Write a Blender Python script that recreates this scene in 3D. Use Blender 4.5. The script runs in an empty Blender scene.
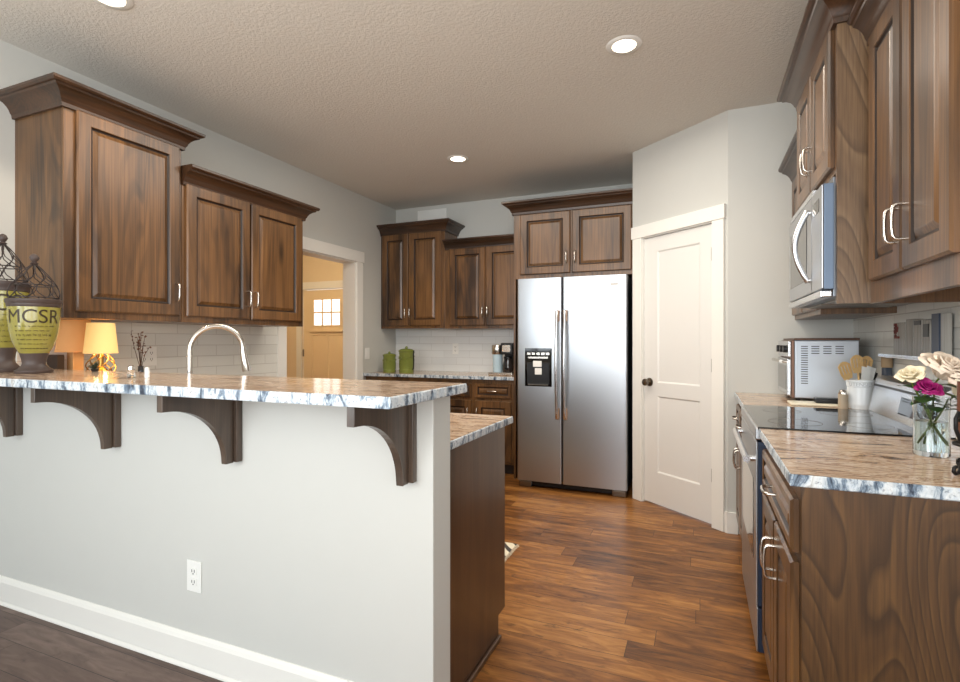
import bpy, bmesh, math, random
from mathutils import Vector, Matrix
random.seed(7)
PI = math.pi
sc = bpy.context.scene
COL = sc.collection

# ------------------------------------------------------------------ camera, world, lights, exposure
TH = 0.3969
cam = bpy.data.cameras.new('camera'); cam.sensor_width = 36; cam.lens = 36 * 525.05 / 960
cam.clip_start = 0.02
camo = bpy.data.objects.new('camera', cam); COL.objects.link(camo)
camo.location = (0, 0, 1.2443); camo.rotation_euler = (PI / 2, 0, TH)
sc.camera = camo
w = bpy.data.worlds.new('world'); sc.world = w; w.use_nodes = True
bg = w.node_tree.nodes['Background']; bg.inputs[0].default_value = (0.86, 0.93, 1.0, 1); bg.inputs[1].default_value = 1.3
sc.view_settings.view_transform = 'Standard'; sc.view_settings.look = 'None'
sc.view_settings.gamma = 1; sc.view_settings.use_curve_mapping = False
sc.view_settings.exposure = 0.0

def area(name, loc, aim, sx, sy, power, col):
    l = bpy.data.lights.new(name, 'AREA'); l.shape = 'RECTANGLE'; l.size = sx; l.size_y = sy
    l.energy = power; l.color = col
    o = bpy.data.objects.new(name, l); COL.objects.link(o); o.location = loc
    o.rotation_euler = (Vector(aim) - Vector(loc)).to_track_quat('-Z', 'Y').to_euler()
    return o
DAY = (0.84, 0.93, 1.0)
WARM = (1.0, 0.86, 0.68)
for i, x in enumerate((-2.1, 0.0, 2.1)):
    area('window_daylight', (x, -3.45, 1.55), (x, 3, 1.45), 1.5, 1.7, 31, DAY)
area('side_daylight', (3.35, -1.2, 1.5), (-2, 1.0, 1.3), 2.4, 1.8, 34, DAY)
area('left_fill', (-3.1, -1.6, 1.5), (0.6, 1.9, 1.6), 1.8, 1.7, 62, DAY)  # added fill for the right cabinets; this wall has no window
area('ceiling_uplight', (-0.7, -0.6, 1.75), (-0.8, 0.6, 2.74), 2.6, 2.2, 62, (1.0, 0.96, 0.90))  # added unseen uplight that brightens the ceiling
area('kitchen_fill', (-1.2, 2.8, 2.70), (-1.2, 2.8, 0), 2.0, 1.6, 44, (1.0, 0.93, 0.83))  # added fill lamp just below the ceiling, no fixture there
CAN_POWER = 26

# ------------------------------------------------------------------ materials
def lin(c):
    return tuple(((v / 255) / 12.92 if v / 255 <= 0.04045 else ((v / 255 + 0.055) / 1.055) ** 2.4) for v in c) + (1,)
def newmat(name):
    m = bpy.data.materials.new(name); m.use_nodes = True
    return m, m.node_tree, m.node_tree.nodes['Principled BSDF']
def N(nt, t, **kw):
    n = nt.nodes.new(t)
    for k, v in kw.items():
        if k in n.inputs: n.inputs[k].default_value = v
        else: setattr(n, k, v)
    return n
def ramp(nt, fac, stops):
    r = nt.nodes.new('ShaderNodeValToRGB'); e = r.color_ramp.elements
    while len(e) < len(stops): e.new(0.5)
    for i, (p, c) in enumerate(stops): e[i].position = p; e[i].color = lin(c)
    nt.links.new(fac, r.inputs[0]); return r.outputs[0]
def coords(nt, scale=(1, 1, 1), rot=(0, 0, 0), rnd=False):
    tc = nt.nodes.new('ShaderNodeTexCoord'); mp = nt.nodes.new('ShaderNodeMapping')
    mp.inputs['Scale'].default_value = scale; mp.inputs['Rotation'].default_value = rot
    src = tc.outputs['Object']
    if rnd:
        oi = nt.nodes.new('ShaderNodeObjectInfo')
        mu = N(nt, 'ShaderNodeMath', operation='MULTIPLY'); mu.inputs[1].default_value = 37.0
        nt.links.new(oi.outputs['Random'], mu.inputs[0])
        ad = N(nt, 'ShaderNodeVectorMath', operation='ADD')
        nt.links.new(src, ad.inputs[0]); nt.links.new(mu.outputs[0], ad.inputs[1]); src = ad.outputs[0]
    nt.links.new(src, mp.inputs[0]); return mp.outputs[0]
def noise(nt, vec, scale, detail=4, rough=0.5, dist=0.0):
    n = N(nt, 'ShaderNodeTexNoise', Scale=scale, Detail=detail, Roughness=rough, Distortion=dist)
    nt.links.new(vec, n.inputs['Vector']); return n.outputs['Fac']
def mixc(nt, fac, a, b, mode='MIX'):
    m = nt.nodes.new('ShaderNodeMix'); m.data_type = 'RGBA'; m.blend_type = mode
    for s, v in ((m.inputs[0], fac), (m.inputs[6], a), (m.inputs[7], b)):
        if hasattr(v, 'is_linked'): nt.links.new(v, s)
        else: s.default_value = v
    return m.outputs[2]
def bump(nt, bs, h, strength, dist):
    b = N(nt, 'ShaderNodeBump', Strength=strength, Distance=dist)
    nt.links.new(h, b.inputs['Height']); nt.links.new(b.outputs[0], bs.inputs['Normal'])
def plain(name, c, rough=0.5, metal=0.0, var=0.04, emit=None, es=0, alpha=None, trans=0, coat=0, ior=1.45):
    m, nt, b = newmat(name)
    b.inputs['Roughness'].default_value = rough; b.inputs['Metallic'].default_value = metal
    b.inputs['IOR'].default_value = ior
    base = lin(c)
    if var:
        n = noise(nt, coords(nt), 9, 3)
        col = mixc(nt, n, tuple(v * (1 - var) for v in base[:3]) + (1,), tuple(min(1, v * (1 + var)) for v in base[:3]) + (1,))
        nt.links.new(col, b.inputs['Base Color'])
    else: b.inputs['Base Color'].default_value = base
    if emit: b.inputs['Emission Color'].default_value = lin(emit); b.inputs['Emission Strength'].default_value = es
    if trans: b.inputs['Transmission Weight'].default_value = trans
    if coat: b.inputs['Coat Weight'].default_value = coat; b.inputs['Coat Roughness'].default_value = 0.08
    return m
def wood(name, dark, mid, light, axis='z', rough=0.34, grain=1.0, knot=True, ring=0.55):
    m, nt, b = newmat(name)
    long_ = 0.42; cross = 4.6
    s = {'z': (cross, cross, long_), 'x': (long_, cross, cross), 'y': (cross, long_, cross)}[axis]
    v = coords(nt, s, rnd=True)
    n1 = noise(nt, v, 1.1, 2, 0.45, 0.35)
    mu = N(nt, 'ShaderNodeMath', operation='MULTIPLY'); mu.inputs[1].default_value = 95 * grain
    nt.links.new(n1, mu.inputs[0])
    si = N(nt, 'ShaderNodeMath', operation='SINE'); nt.links.new(mu.outputs[0], si.inputs[0])
    ma = N(nt, 'ShaderNodeMapRange'); ma.inputs[1].default_value = -1; ma.inputs[2].default_value = 1
    nt.links.new(si.outputs[0], ma.inputs[0])
    soft = tuple((1 - ring) * a_ + ring * b_ for a_, b_ in zip(mid, dark))
    rings = ramp(nt, ma.outputs[0], [(0.0, mid), (0.45, mid), (0.9, soft), (1.0, soft)])
    s2 = tuple(x * (30 if x > 1 else 3) for x in s)
    fine = noise(nt, coords(nt, s2, rnd=True), 1.0, 5, 0.65)
    blot = noise(nt, coords(nt, tuple(x * (0.9 if x > 1 else 2.0) for x in s), rnd=True), 1.3, 3, 0.55)
    c1 = mixc(nt, ramp(nt, blot, [(0.36, (0, 0, 0)), (0.68, (255, 255, 255))]), rings, lin(light))
    c1 = mixc(nt, 0.62, rings, c1)
    c2 = mixc(nt, ramp(nt, blot, [(0.24, (255, 255, 255)), (0.44, (0, 0, 0))]), c1, lin(dark))
    c3 = mixc(nt, ramp(nt, fine, [(0.34, (200, 200, 200)), (0.62, (0, 0, 0))]), c2, lin(dark))
    if knot:
        vo = N(nt, 'ShaderNodeTexVoronoi', Scale=1.0); nt.links.new(coords(nt, tuple(x * (0.85 if x > 1 else 2.6) for x in s), rnd=True), vo.inputs['Vector'])
        c3 = mixc(nt, ramp(nt, vo.outputs['Distance'], [(0.03, (220, 220, 220)), (0.13, (0, 0, 0))]), c3, lin(tuple(x * 0.5 for x in dark)))
    nt.links.new(c3, b.inputs['Base Color'])
    b.inputs['Roughness'].default_value = rough
    b.inputs['Coat Weight'].default_value = 0.25; b.inputs['Coat Roughness'].default_value = 0.2
    bump(nt, b, fine, 0.12, 0.002)
    return m
M = {}
M['wood'] = wood('stained_alder_upright', (44, 28, 15), (98, 67, 38), (150, 106, 62))
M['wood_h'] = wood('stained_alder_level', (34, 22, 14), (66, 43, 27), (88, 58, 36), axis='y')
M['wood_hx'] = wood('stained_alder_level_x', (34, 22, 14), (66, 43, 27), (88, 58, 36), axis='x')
def figured(name, dark, mid, light, sx=2.6, sz=0.75, dens=19.0):
    m, nt, b = newmat(name)
    v = coords(nt, (sx, sx, sz), rnd=True)
    n1 = noise(nt, v, 0.9, 2, 0.4, 0.3)
    vo = N(nt, 'ShaderNodeTexVoronoi', Scale=0.8); vo.feature = 'SMOOTH_F1'; nt.links.new(v, vo.inputs['Vector'])
    ad = N(nt, 'ShaderNodeMath', operation='MULTIPLY_ADD'); ad.inputs[1].default_value = 1.7
    nt.links.new(n1, ad.inputs[0]); nt.links.new(vo.outputs['Distance'], ad.inputs[2])
    mu = N(nt, 'ShaderNodeMath', operation='MULTIPLY'); mu.inputs[1].default_value = dens; nt.links.new(ad.outputs[0], mu.inputs[0])
    fr = N(nt, 'ShaderNodeMath', operation='FRACT'); nt.links.new(mu.outputs[0], fr.inputs[0])
    c = ramp(nt, fr.outputs[0], [(0.0, tuple(0.35 * p + 0.65 * q for p, q in zip(mid, dark))), (0.10, tuple(0.5 * (p + q) for p, q in zip(mid, light))), (0.4, mid), (0.75, mid), (0.97, tuple(0.5 * (p + q) for p, q in zip(mid, dark)))])
    fine = noise(nt, coords(nt, (150, 150, 4), rnd=True), 1.0, 4, 0.6)
    c = mixc(nt, ramp(nt, fine, [(0.36, (190, 190, 190)), (0.62, (0, 0, 0))]), c, lin(dark))
    kn = ramp(nt, vo.outputs['Distance'], [(0.10, (235, 235, 235)), (0.17, (0, 0, 0))])
    c = mixc(nt, kn, c, lin(tuple(q * 0.6 for q in dark)))
    nt.links.new(c, b.inputs['Base Color']); b.inputs['Roughness'].default_value = 0.4
    b.inputs['Coat Weight'].default_value = 0.2; b.inputs['Coat Roughness'].default_value = 0.25
    return m
M['knotty'] = figured('knotty_alder_end', (46, 30, 15), (84, 57, 30), (112, 80, 44))
M['figured'] = figured('figured_side_panel', (74, 55, 38), (120, 94, 68), (146, 120, 90), 3.4, 0.6)
M['glaze'] = plain('dark_glaze_in_groove', (38, 25, 18), 0.4, var=0.2)
M['panelwood'] = wood('plain_end_panel', (58, 40, 28), (84, 58, 40), (98, 70, 50), grain=0.35, knot=False)
M['corbelwood'] = wood('corbel_alder', (56, 46, 40), (82, 68, 58), (104, 84, 66), grain=0.6, knot=False)
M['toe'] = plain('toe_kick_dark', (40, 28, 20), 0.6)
M['paint'] = plain('wall_paint', (202, 202, 197), 0.7, var=0.012)
M['trimpaint'] = plain('trim_paint', (236, 234, 228), 0.4, var=0.01)
M['doorpaint'] = plain('door_paint', (228, 226, 222), 0.38, var=0.01)
M['nickel'] = plain('satin_nickel', (214, 208, 200), 0.22, 1.0, var=0.02)
M['nickel_dark'] = plain('dark_nickel', (130, 122, 112), 0.3, 1.0, var=0.02)
M['black'] = plain('black_plastic', (22, 22, 24), 0.35, var=0.1)
M['blackgloss'] = plain('black_glass', (9, 10, 12), 0.05, var=0, coat=0.4)
M['iron'] = plain('wrought_iron', (26, 24, 24), 0.45, 0.4, var=0.2)
M['white'] = plain('white_plastic', (236, 236, 232), 0.35, var=0.01)
M['ceramic'] = plain('white_ceramic', (236, 240, 242), 0.15, var=0.01, coat=0.3)
M['darkslot'] = plain('dark_slot', (30, 30, 32), 0.6, var=0)

def m_steel(name, c, rough, axis=2):
    m, nt, b = newmat(name); b.inputs['Metallic'].default_value = 1.0
    sc_ = [1.2, 1.2, 1.2]; sc_[axis] = 420
    f = noise(nt, coords(nt, tuple(sc_)), 1.0, 1)
    mr = N(nt, 'ShaderNodeMapRange'); mr.inputs[3].default_value = rough - 0.015; mr.inputs[4].default_value = rough + 0.015
    nt.links.new(f, mr.inputs[0]); nt.links.new(mr.outputs[0], b.inputs['Roughness'])
    b.inputs['Base Color'].default_value = lin(c)
    return m
M['steel'] = m_steel('brushed_stainless', (186, 190, 195), 0.34)
M['steel2'] = m_steel('pale_stainless', (214, 216, 220), 0.26)
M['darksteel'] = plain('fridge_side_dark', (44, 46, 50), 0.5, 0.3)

def m_granite():
    m, nt, b = newmat('tan_veined_granite')
    v = coords(nt, (1.1, 4.4, 4.4), (0, 0, 0.24))
    st = noise(nt, v, 2.6, 8, 0.66, 1.5)
    c = ramp(nt, st, [(0.33, (44, 36, 36)), (0.39, (116, 88, 70)), (0.44, (184, 152, 124)), (0.53, (218, 198, 176)), (0.58, (158, 124, 98)), (0.62, (210, 186, 160)), (0.74, (96, 74, 60))])
    sp = noise(nt, coords(nt, (1, 2.2, 1)), 60, 3, 0.6)
    c = mixc(nt, ramp(nt, sp, [(0.34, (190, 190, 190)), (0.44, (0, 0, 0))]), c, lin((70, 55, 48)))
    nt.links.new(c, b.inputs['Base Color']); b.inputs['Roughness'].default_value = 0.14; b.inputs['IOR'].default_value = 1.42
    m2, nt, b = newmat('hewn_daylit_edge')  # hewn edge, with pale blue daylight put into its colour
    n1 = noise(nt, coords(nt, (1.5, 1.5, 0.5)), 17, 6, 0.7, 0.8)
    c = ramp(nt, n1, [(0.36, (40, 50, 66)), (0.44, (112, 130, 148)), (0.49, (188, 198, 206)), (0.6, (216, 220, 222)), (0.70, (172, 170, 166))])
    sp = noise(nt, coords(nt), 110, 3, 0.6)
    c = mixc(nt, ramp(nt, sp, [(0.34, (210, 210, 210)), (0.44, (0, 0, 0))]), c, lin((86, 96, 112)))
    nt.links.new(c, b.inputs['Base Color']); b.inputs['Roughness'].default_value = 0.3
    bump(nt, b, n1, 0.6, 0.01)
    return m, m2
M['granite'], M['granite_edge'] = m_granite()

def m_planks(name, cols, mortar, w=0.125, l=1.15, rough=0.28):
    m, nt, b = newmat(name)
    v = coords(nt)
    sx = nt.nodes.new('ShaderNodeSeparateXYZ'); nt.links.new(v, sx.inputs[0])     # every row of planks starts at its own place
    dv_ = N(nt, 'ShaderNodeMath', operation='DIVIDE'); dv_.inputs[1].default_value = w; nt.links.new(sx.outputs['Y'], dv_.inputs[0])
    fl_ = N(nt, 'ShaderNodeMath', operation='FLOOR'); nt.links.new(dv_.outputs[0], fl_.inputs[0])
    wn = N(nt, 'ShaderNodeTexWhiteNoise'); wn.noise_dimensions = '1D'; nt.links.new(fl_.outputs[0], wn.inputs['W'])
    ax = N(nt, 'ShaderNodeMath', operation='MULTIPLY_ADD'); ax.inputs[1].default_value = 7.3; nt.links.new(wn.outputs['Value'], ax.inputs[0]); nt.links.new(sx.outputs['X'], ax.inputs[2])
    cb = nt.nodes.new('ShaderNodeCombineXYZ'); nt.links.new(ax.outputs[0], cb.inputs[0]); nt.links.new(sx.outputs['Y'], cb.inputs[1]); v = cb.outputs[0]
    br = N(nt, 'ShaderNodeTexBrick', Scale=1.0); br.offset = 0.0; br.offset_frequency = 2
    for k, val in (('Mortar Size', 0.0013), ('Mortar Smooth', 0.2), ('Bias', 0.0), ('Brick Width', l), ('Row Height', w)): br.inputs[k].default_value = val
    br.inputs['Color1'].default_value = (0, 0, 0, 1); br.inputs['Color2'].default_value = (1, 1, 1, 1); br.inputs['Mortar'].default_value = (0.5, 0.5, 0.5, 1)
    nt.links.new(v, br.inputs['Vector'])
    # each plank's own tone shifts the grain so that no line runs across a joint
    ad = N(nt, 'ShaderNodeVectorMath', operation='MULTIPLY_ADD'); ad.inputs[1].default_value = (9, 7, 5)
    nt.links.new(br.outputs['Color'], ad.inputs[0]); nt.links.new(v, ad.inputs[2])
    mp = N(nt, 'ShaderNodeMapping'); mp.inputs['Scale'].default_value = (2.6, 15, 1); nt.links.new(ad.outputs[0], mp.inputs[0])
    g = noise(nt, mp.outputs[0], 1.6, 6, 0.62, 0.8)
    big = noise(nt, coords(nt, (1.5, 6, 1)), 1.1, 3)
    a1 = N(nt, 'ShaderNodeMath', operation='MULTIPLY_ADD'); a1.inputs[1].default_value = 0.32
    sub = N(nt, 'ShaderNodeRGBToBW'); nt.links.new(br.outputs['Color'], sub.inputs[0]); nt.links.new(sub.outputs[0], a1.inputs[0])
    a2 = N(nt, 'ShaderNodeMath', operation='MULTIPLY_ADD'); a2.inputs[1].default_value = 1.15
    nt.links.new(g, a2.inputs[0]); a2.inputs[2].default_value = -0.22; nt.links.new(a2.outputs[0], a1.inputs[2])
    tone = ramp(nt, a1.outputs[0], [(0.15, cols[0]), (0.35, cols[1]), (0.58, cols[2]), (0.8, cols[3])])
    c = mixc(nt, br.outputs['Fac'], tone, lin(mortar))
    kn = noise(nt, coords(nt, (3, 9, 1)), 2.0, 4, 0.7, 1.4)
    c = mixc(nt, ramp(nt, kn, [(0.30, (200, 200, 200)), (0.43, (0, 0, 0))]), c, lin(cols[0]))
    nt.links.new(c, b.inputs['Base Color']); b.inputs['Roughness'].default_value = rough; b.inputs['IOR'].default_value = 1.38
    bump(nt, b, g, 0.12, 0.003)
    return m
M['floor'] = m_planks('hickory_planks', ((54, 31, 15), (104, 64, 29), (142, 92, 44), (176, 124, 66)), (50, 31, 17), rough=0.34)
M['floor_shaded'] = m_planks('shaded_planks', ((66, 52, 46), (90, 72, 64), (106, 87, 78), (124, 104, 94)), (48, 38, 34), rough=0.42)  # same planks as the kitchen, the dimmer light put into the colour

def m_tile(name, axis, bw, bh, face=(226, 226, 220), mort=(196, 193, 186), wav=0.25):
    m, nt, b = newmat(name)
    tc = nt.nodes.new('ShaderNodeTexCoord'); sx = nt.nodes.new('ShaderNodeSeparateXYZ'); cx = nt.nodes.new('ShaderNodeCombineXYZ')
    nt.links.new(tc.outputs['Object'], sx.inputs[0]); nt.links.new(sx.outputs['Y' if axis == 'x' else 'X'], cx.inputs[0]); nt.links.new(sx.outputs['Z'], cx.inputs[1])
    br = N(nt, 'ShaderNodeTexBrick', Scale=1.0); br.offset = 0.5
    for k, val in (('Mortar Size', 0.0022), ('Mortar Smooth', 0.3), ('Brick Width', bw), ('Row Height', bh)): br.inputs[k].default_value = val
    br.inputs['Color1'].default_value = lin(face); br.inputs['Color2'].default_value = lin(tuple(x - 8 for x in face)); br.inputs['Mortar'].default_value = lin(mort)
    nt.links.new(cx.outputs[0], br.inputs['Vector']); nt.links.new(br.outputs['Color'], b.inputs['Base Color'])
    b.inputs['Roughness'].default_value = 0.12
    inv = N(nt, 'ShaderNodeMath', operation='MULTIPLY_ADD'); inv.inputs[1].default_value = -1
    nt.links.new(br.outputs['Fac'], inv.inputs[0])
    wv = noise(nt, coords(nt), 14, 2); mw = N(nt, 'ShaderNodeMath', operation='MULTIPLY'); mw.inputs[1].default_value = wav
    nt.links.new(wv, mw.inputs[0]); nt.links.new(mw.outputs[0], inv.inputs[2])
    bump(nt, b, inv.outputs[0], 0.5, 0.006)
    return m
M['tile_left'] = m_tile('white_wall_tile_left', 'x', 0.305, 0.076)
M['tile_back'] = m_tile('white_wall_tile_back', 'y', 0.305, 0.076, face=(232, 234, 234), mort=(212, 213, 212))
m, nt, b = newmat('knockdown_ceiling'); b.inputs['Base Color'].default_value = lin((220, 216, 208)); b.inputs['Roughness'].default_value = 0.9
bump(nt, b, ramp(nt, noise(nt, coords(nt), 62, 4, 0.6), [(0.42, (0, 0, 0)), (0.58, (255, 255, 255))]), 0.3, 0.005); M['ceiling'] = m

# ------------------------------------------------------------------ mesh helpers
class MB:
    def __init__(s): s.bm = bmesh.new()
    def face(s, pts, mi=0):
        f = s.bm.faces.new([s.bm.verts.new(p) for p in pts]); f.material_index = mi; return f
    def box(s, x0, x1, y0, y1, z0, z1, mi=0, bev=0, seg=2):
        r = bmesh.ops.create_cube(s.bm, size=1.0)['verts']
        for v in r: v.co = Vector(((x0 + x1) / 2 + v.co.x * (x1 - x0), (y0 + y1) / 2 + v.co.y * (y1 - y0), (z0 + z1) / 2 + v.co.z * (z1 - z0)))
        fs = set(f for v in r for f in v.link_faces)
        for f in fs: f.material_index = mi
        if bev:
            bmesh.ops.bevel(s.bm, geom=list(set(e for v in r for e in v.link_edges)), offset=bev, segments=seg, affect='EDGES', profile=0.5)
        return s
    def fbox(s, F, a0, a1, d0, d1, z0, z1, mi=0, bev=0):        # box in a wall's own frame
        n0 = len(s.bm.verts); s.bm.verts.ensure_lookup_table()
        old = set(s.bm.verts); s.box(a0, a1, d0, d1, z0, z1, mi, bev)
        for v in s.bm.verts:
            if v not in old: v.co = F.p(v.co.x, v.co.y, v.co.z)
        if F.flip: pass
        return s
    def loops(s, loops, mi=None, close=True, cap0=False, cap1=False):
        vs = [[s.bm.verts.new(p) for p in L] for L in loops]
        n = len(vs[0])
        for i in range(len(vs) - 1):
            for j in range(n if close else n - 1):
                k = (j + 1) % n
                f = s.bm.faces.new((vs[i][j], vs[i][k], vs[i + 1][k], vs[i + 1][j]))
                if mi is not None: f.material_index = mi[i] if isinstance(mi, (list, tuple)) else mi
        for c, L in ((cap0, vs[0]), (cap1, vs[-1])):
            if c:
                f = s.bm.faces.new(L)
                if isinstance(mi, int): f.material_index = mi
        return s
    def tube(s, pts, r, seg=10, mi=0, caps=True, flat=None):
        pts = [Vector(p) for p in pts]; n = len(pts)
        rs = r if isinstance(r, (list, tuple)) else [r] * n
        t0 = (pts[1] - pts[0]).normalized()
        up = Vector((0, 0, 1)) if abs(t0.z) < 0.9 else Vector((1, 0, 0))
        u = t0.cross(up).normalized(); L = []
        for i, p in enumerate(pts):
            t = (pts[min(i + 1, n - 1)] - pts[max(i - 1, 0)])
            t = t.normalized() if t.length > 1e-9 else t0
            u = (u - t * u.dot(t)); u = u.normalized() if u.length > 1e-6 else t.orthogonal().normalized()
            v = t.cross(u)
            L.append([p + (u * math.cos(2 * PI * k / seg) + v * math.sin(2 * PI * k / seg) * (flat or 1)) * rs[i] for k in range(seg)])
        return s.loops(L, mi, True, caps, caps)
    def lathe(s, c, prof, seg=32, mi=0, cap0=True, cap1=True):
        L = [[Vector((c[0] + r * math.cos(2 * PI * k / seg), c[1] + r * math.sin(2 * PI * k / seg), z)) for k in range(seg)] for r, z in prof]
        return s.loops(L, mi, True, cap0, cap1)
    def prism(s, poly, f0, f1, mi=0):      # poly points -> f0(p), f1(p) positions
        a = [s.bm.verts.new(f0(p)) for p in poly]; b = [s.bm.verts.new(f1(p)) for p in poly]
        n = len(poly)
        for f in [s.bm.faces.new(a), s.bm.faces.new(b[::-1])] + [s.bm.faces.new((a[i], b[i], b[(i + 1) % n], a[(i + 1) % n])) for i in range(n)]:
            f.material_index = mi
        return s
    def ball(s, c, r, mi=0, seg=16, sz=1.0):
        v = bmesh.ops.create_uvsphere(s.bm, u_segments=seg, v_segments=seg // 2 + 1, radius=r)['verts']
        for q in v: q.co = Vector((q.co.x, q.co.y, q.co.z * sz)) + Vector(c)
        for f in set(f for q in v for f in q.link_faces): f.material_index = mi
        return s
    def build(s, name, mats, parent=None, loc=None, smooth=None, autofix=True):
        if autofix: bmesh.ops.recalc_face_normals(s.bm, faces=s.bm.faces)
        org = Vector(loc) if loc is not None else (ORG[parent] if parent is not None else Vector((0, 0, 0)))
        for v in s.bm.verts: v.co -= org
        me = bpy.data.meshes.new(name); s.bm.to_mesh(me); s.bm.free()
        for m in (mats if isinstance(mats, (list, tuple)) else [mats]): me.materials.append(M[m] if isinstance(m, str) else m)
        if smooth is not None:
            for p in me.polygons: p.use_smooth = True
            me.set_sharp_from_angle(angle=math.radians(smooth))
        o = bpy.data.objects.new(name, me); COL.objects.link(o); ORG[o] = org
        if parent is not None: o.parent = parent
        else: o.location = org
        return o
ORG = {}
def tag(o, label=None, cat=None, group=None, kind=None):
    for k, v in (('label', label), ('category', cat), ('group', group), ('kind', kind)):
        if v: o[k] = v
    return o
def thing(name, loc, label, cat, group=None):
    o = bpy.data.objects.new(name, None); COL.objects.link(o); o.location = loc; o.empty_display_size = 0.05
    ORG[o] = Vector(loc); return tag(o, label, cat, group)
class Frame:       # a along the face (left to right as one faces it), d out of the face, z up
    flip = False
    def __init__(s, o, n):
        s.o = Vector((o[0], o[1], 0)); s.n = Vector((n[0], n[1], 0)).normalized(); s.u = Vector((-s.n.y, s.n.x, 0))
    def p(s, a, d, z): return s.o + s.u * a + s.n * d + Vector((0, 0, z))
def structure(mb, name, mats, smooth=None, label=None):
    return tag(mb.build(name, mats, smooth=smooth), label=label, kind='structure')

# ------------------------------------------------------------------ the room
XL, YB, XR, YE, ZC = -3.209, 5.167, 0.853, 3.767, 2.743
C1, C2 = Vector((-0.4945, 4.321, 0)), Vector((0.1672, 3.767, 0))
structure(MB().box(XL - 0.146, XR + 2.75, -0.0, 5.4, -0.05, 0).box(XL - 0.146, XR + 2.75, -3.6, 0, -0.05, 0), 'floor', 'floor', label='warm brown hand-scraped wood plank floor of the kitchen')
structure(MB().box(XL, -1.0, -3.5, 1.43, 0, 0.006), 'floor_dining', 'floor_shaded', label='plank floor in painted shade tones in front of the white peninsula wall')
structure(MB().box(XL - 0.15, XR + 2.75, -3.6, 5.4, ZC, ZC + 0.08), 'ceiling', 'ceiling', label='off-white textured ceiling')
OY0, OY1, OZ = 3.43, 4.41, 2.045
structure(MB().box(XL - 0.146, XL, -3.6, OY0, 0, ZC).box(XL - 0.146, XL, OY1, YB + 0.15, 0, ZC).box(XL - 0.146, XL, OY0, OY1, OZ, ZC), 'wall_left', 'paint')
structure(MB().box(XL, -0.38, YB, YB + 0.15, 0, ZC), 'wall_back', 'paint')
structure(MB().box(C1.x, C1.x + 0.11, C1.y + 0.04, YB, 0, ZC), 'wall_fridge_side', 'paint')
FD = Frame(C1, (-(C1.y - C2.y), -(C2.x - C1.x)))
LD = (C2 - C1).length
DA0, DA1, DZ = 0.112, 0.747, 2.045
structure(MB().fbox(FD, 0, DA0, -0.11, 0, 0, ZC).fbox(FD, DA1, LD, -0.11, 0, 0, ZC).fbox(FD, DA0, DA1, -0.11, 0, DZ, ZC), 'wall_pantry', 'paint')
structure(MB().box(C2.x, XR + 0.12, YE, YE + 0.12, 0, ZC), 'wall_end', 'paint')
structure(MB().box(XR, XR + 0.12, 0.75, YE, 0, ZC), 'wall_right', 'paint')
# the living room behind the camera, with its windows
mb = MB()
for x0, x1, z0, z1 in ((XL, 3.6, 0, 0.7), (XL, 3.6, 2.4, ZC), (XL, -2.85, 0.7, 2.4), (-1.35, -0.75, 0.7, 2.4), (0.75, 1.35, 0.7, 2.4), (2.85, 3.6, 0.7, 2.4)):
    mb.box(x0, x1, -3.6, -3.48, z0, z1)
structure(mb, 'wall_rear', 'paint')
structure(MB().box(3.48, 3.6, -3.48, -2.4, 0, ZC).box(3.48, 3.6, 0.0, 0.87, 0, ZC).box(3.48, 3.6, -2.4, 0, 0, 0.6).box(3.48, 3.6, -2.4, 0, 2.4, ZC), 'wall_living_side', 'paint')
structure(MB().box(XR + 0.12, 3.6, 0.75, 0.87, 0, ZC), 'wall_living_corner', 'paint')
structure(MB().box(-0.3, 0.3, 4.9, 5.0, 0, 0.01), 'floor_pantry', 'floor') if False else None

# peninsula wall
PY0, PY1, PX1, PZ = 1.428, 1.549, -0.754, 1.077
structure(MB().box(XL + 0.001, PX1, PY0, PY1, 0, PZ, bev=0.003), 'wall_peninsula', 'paint', label='white half-height wall under the raised bar')
mb = MB()
L = []
for p, z in ((0, 0), (0.016, 0), (0.016, 0.105), (0.011, 0.118), (0.004, 0.127), (0, 0.127)):
    L.append([Vector((XL + 0.001, PY0 - p, z)), Vector((PX1 + p, PY0 - p, z)), Vector((PX1 + p, PY1 - 0.001, z))])
mb.loops(L, 0, close=False); mb.loops([[l[0] for l in L], [l[0] for l in L]], 0) if False else None
structure(mb, 'baseboard_peninsula', 'trimpaint')
mb = MB(); L = []
for p, z in ((0, 0), (0.028, 0), (0.026, 0.012), (0.017, 0.02)):
    L.append([Vector((XL + 0.001, PY0 - p - 0.0005, z)), Vector((PX1 + p, PY0 - p - 0.0005, z)), Vector((PX1 + p, PY1 - 0.001, z))])
mb.loops(L, 0, close=False); structure(mb, 'trim_1', 'trimpaint')
# baseboard on the pantry and end walls
structure(MB().fbox(FD, 0.846, LD + 0.005, 0, 0.014, 0, 0.135).box(C2.x - 0.006, 0.225, YE - 0.014, YE, 0, 0.135), 'baseboard_pantry', 'trimpaint')

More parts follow.
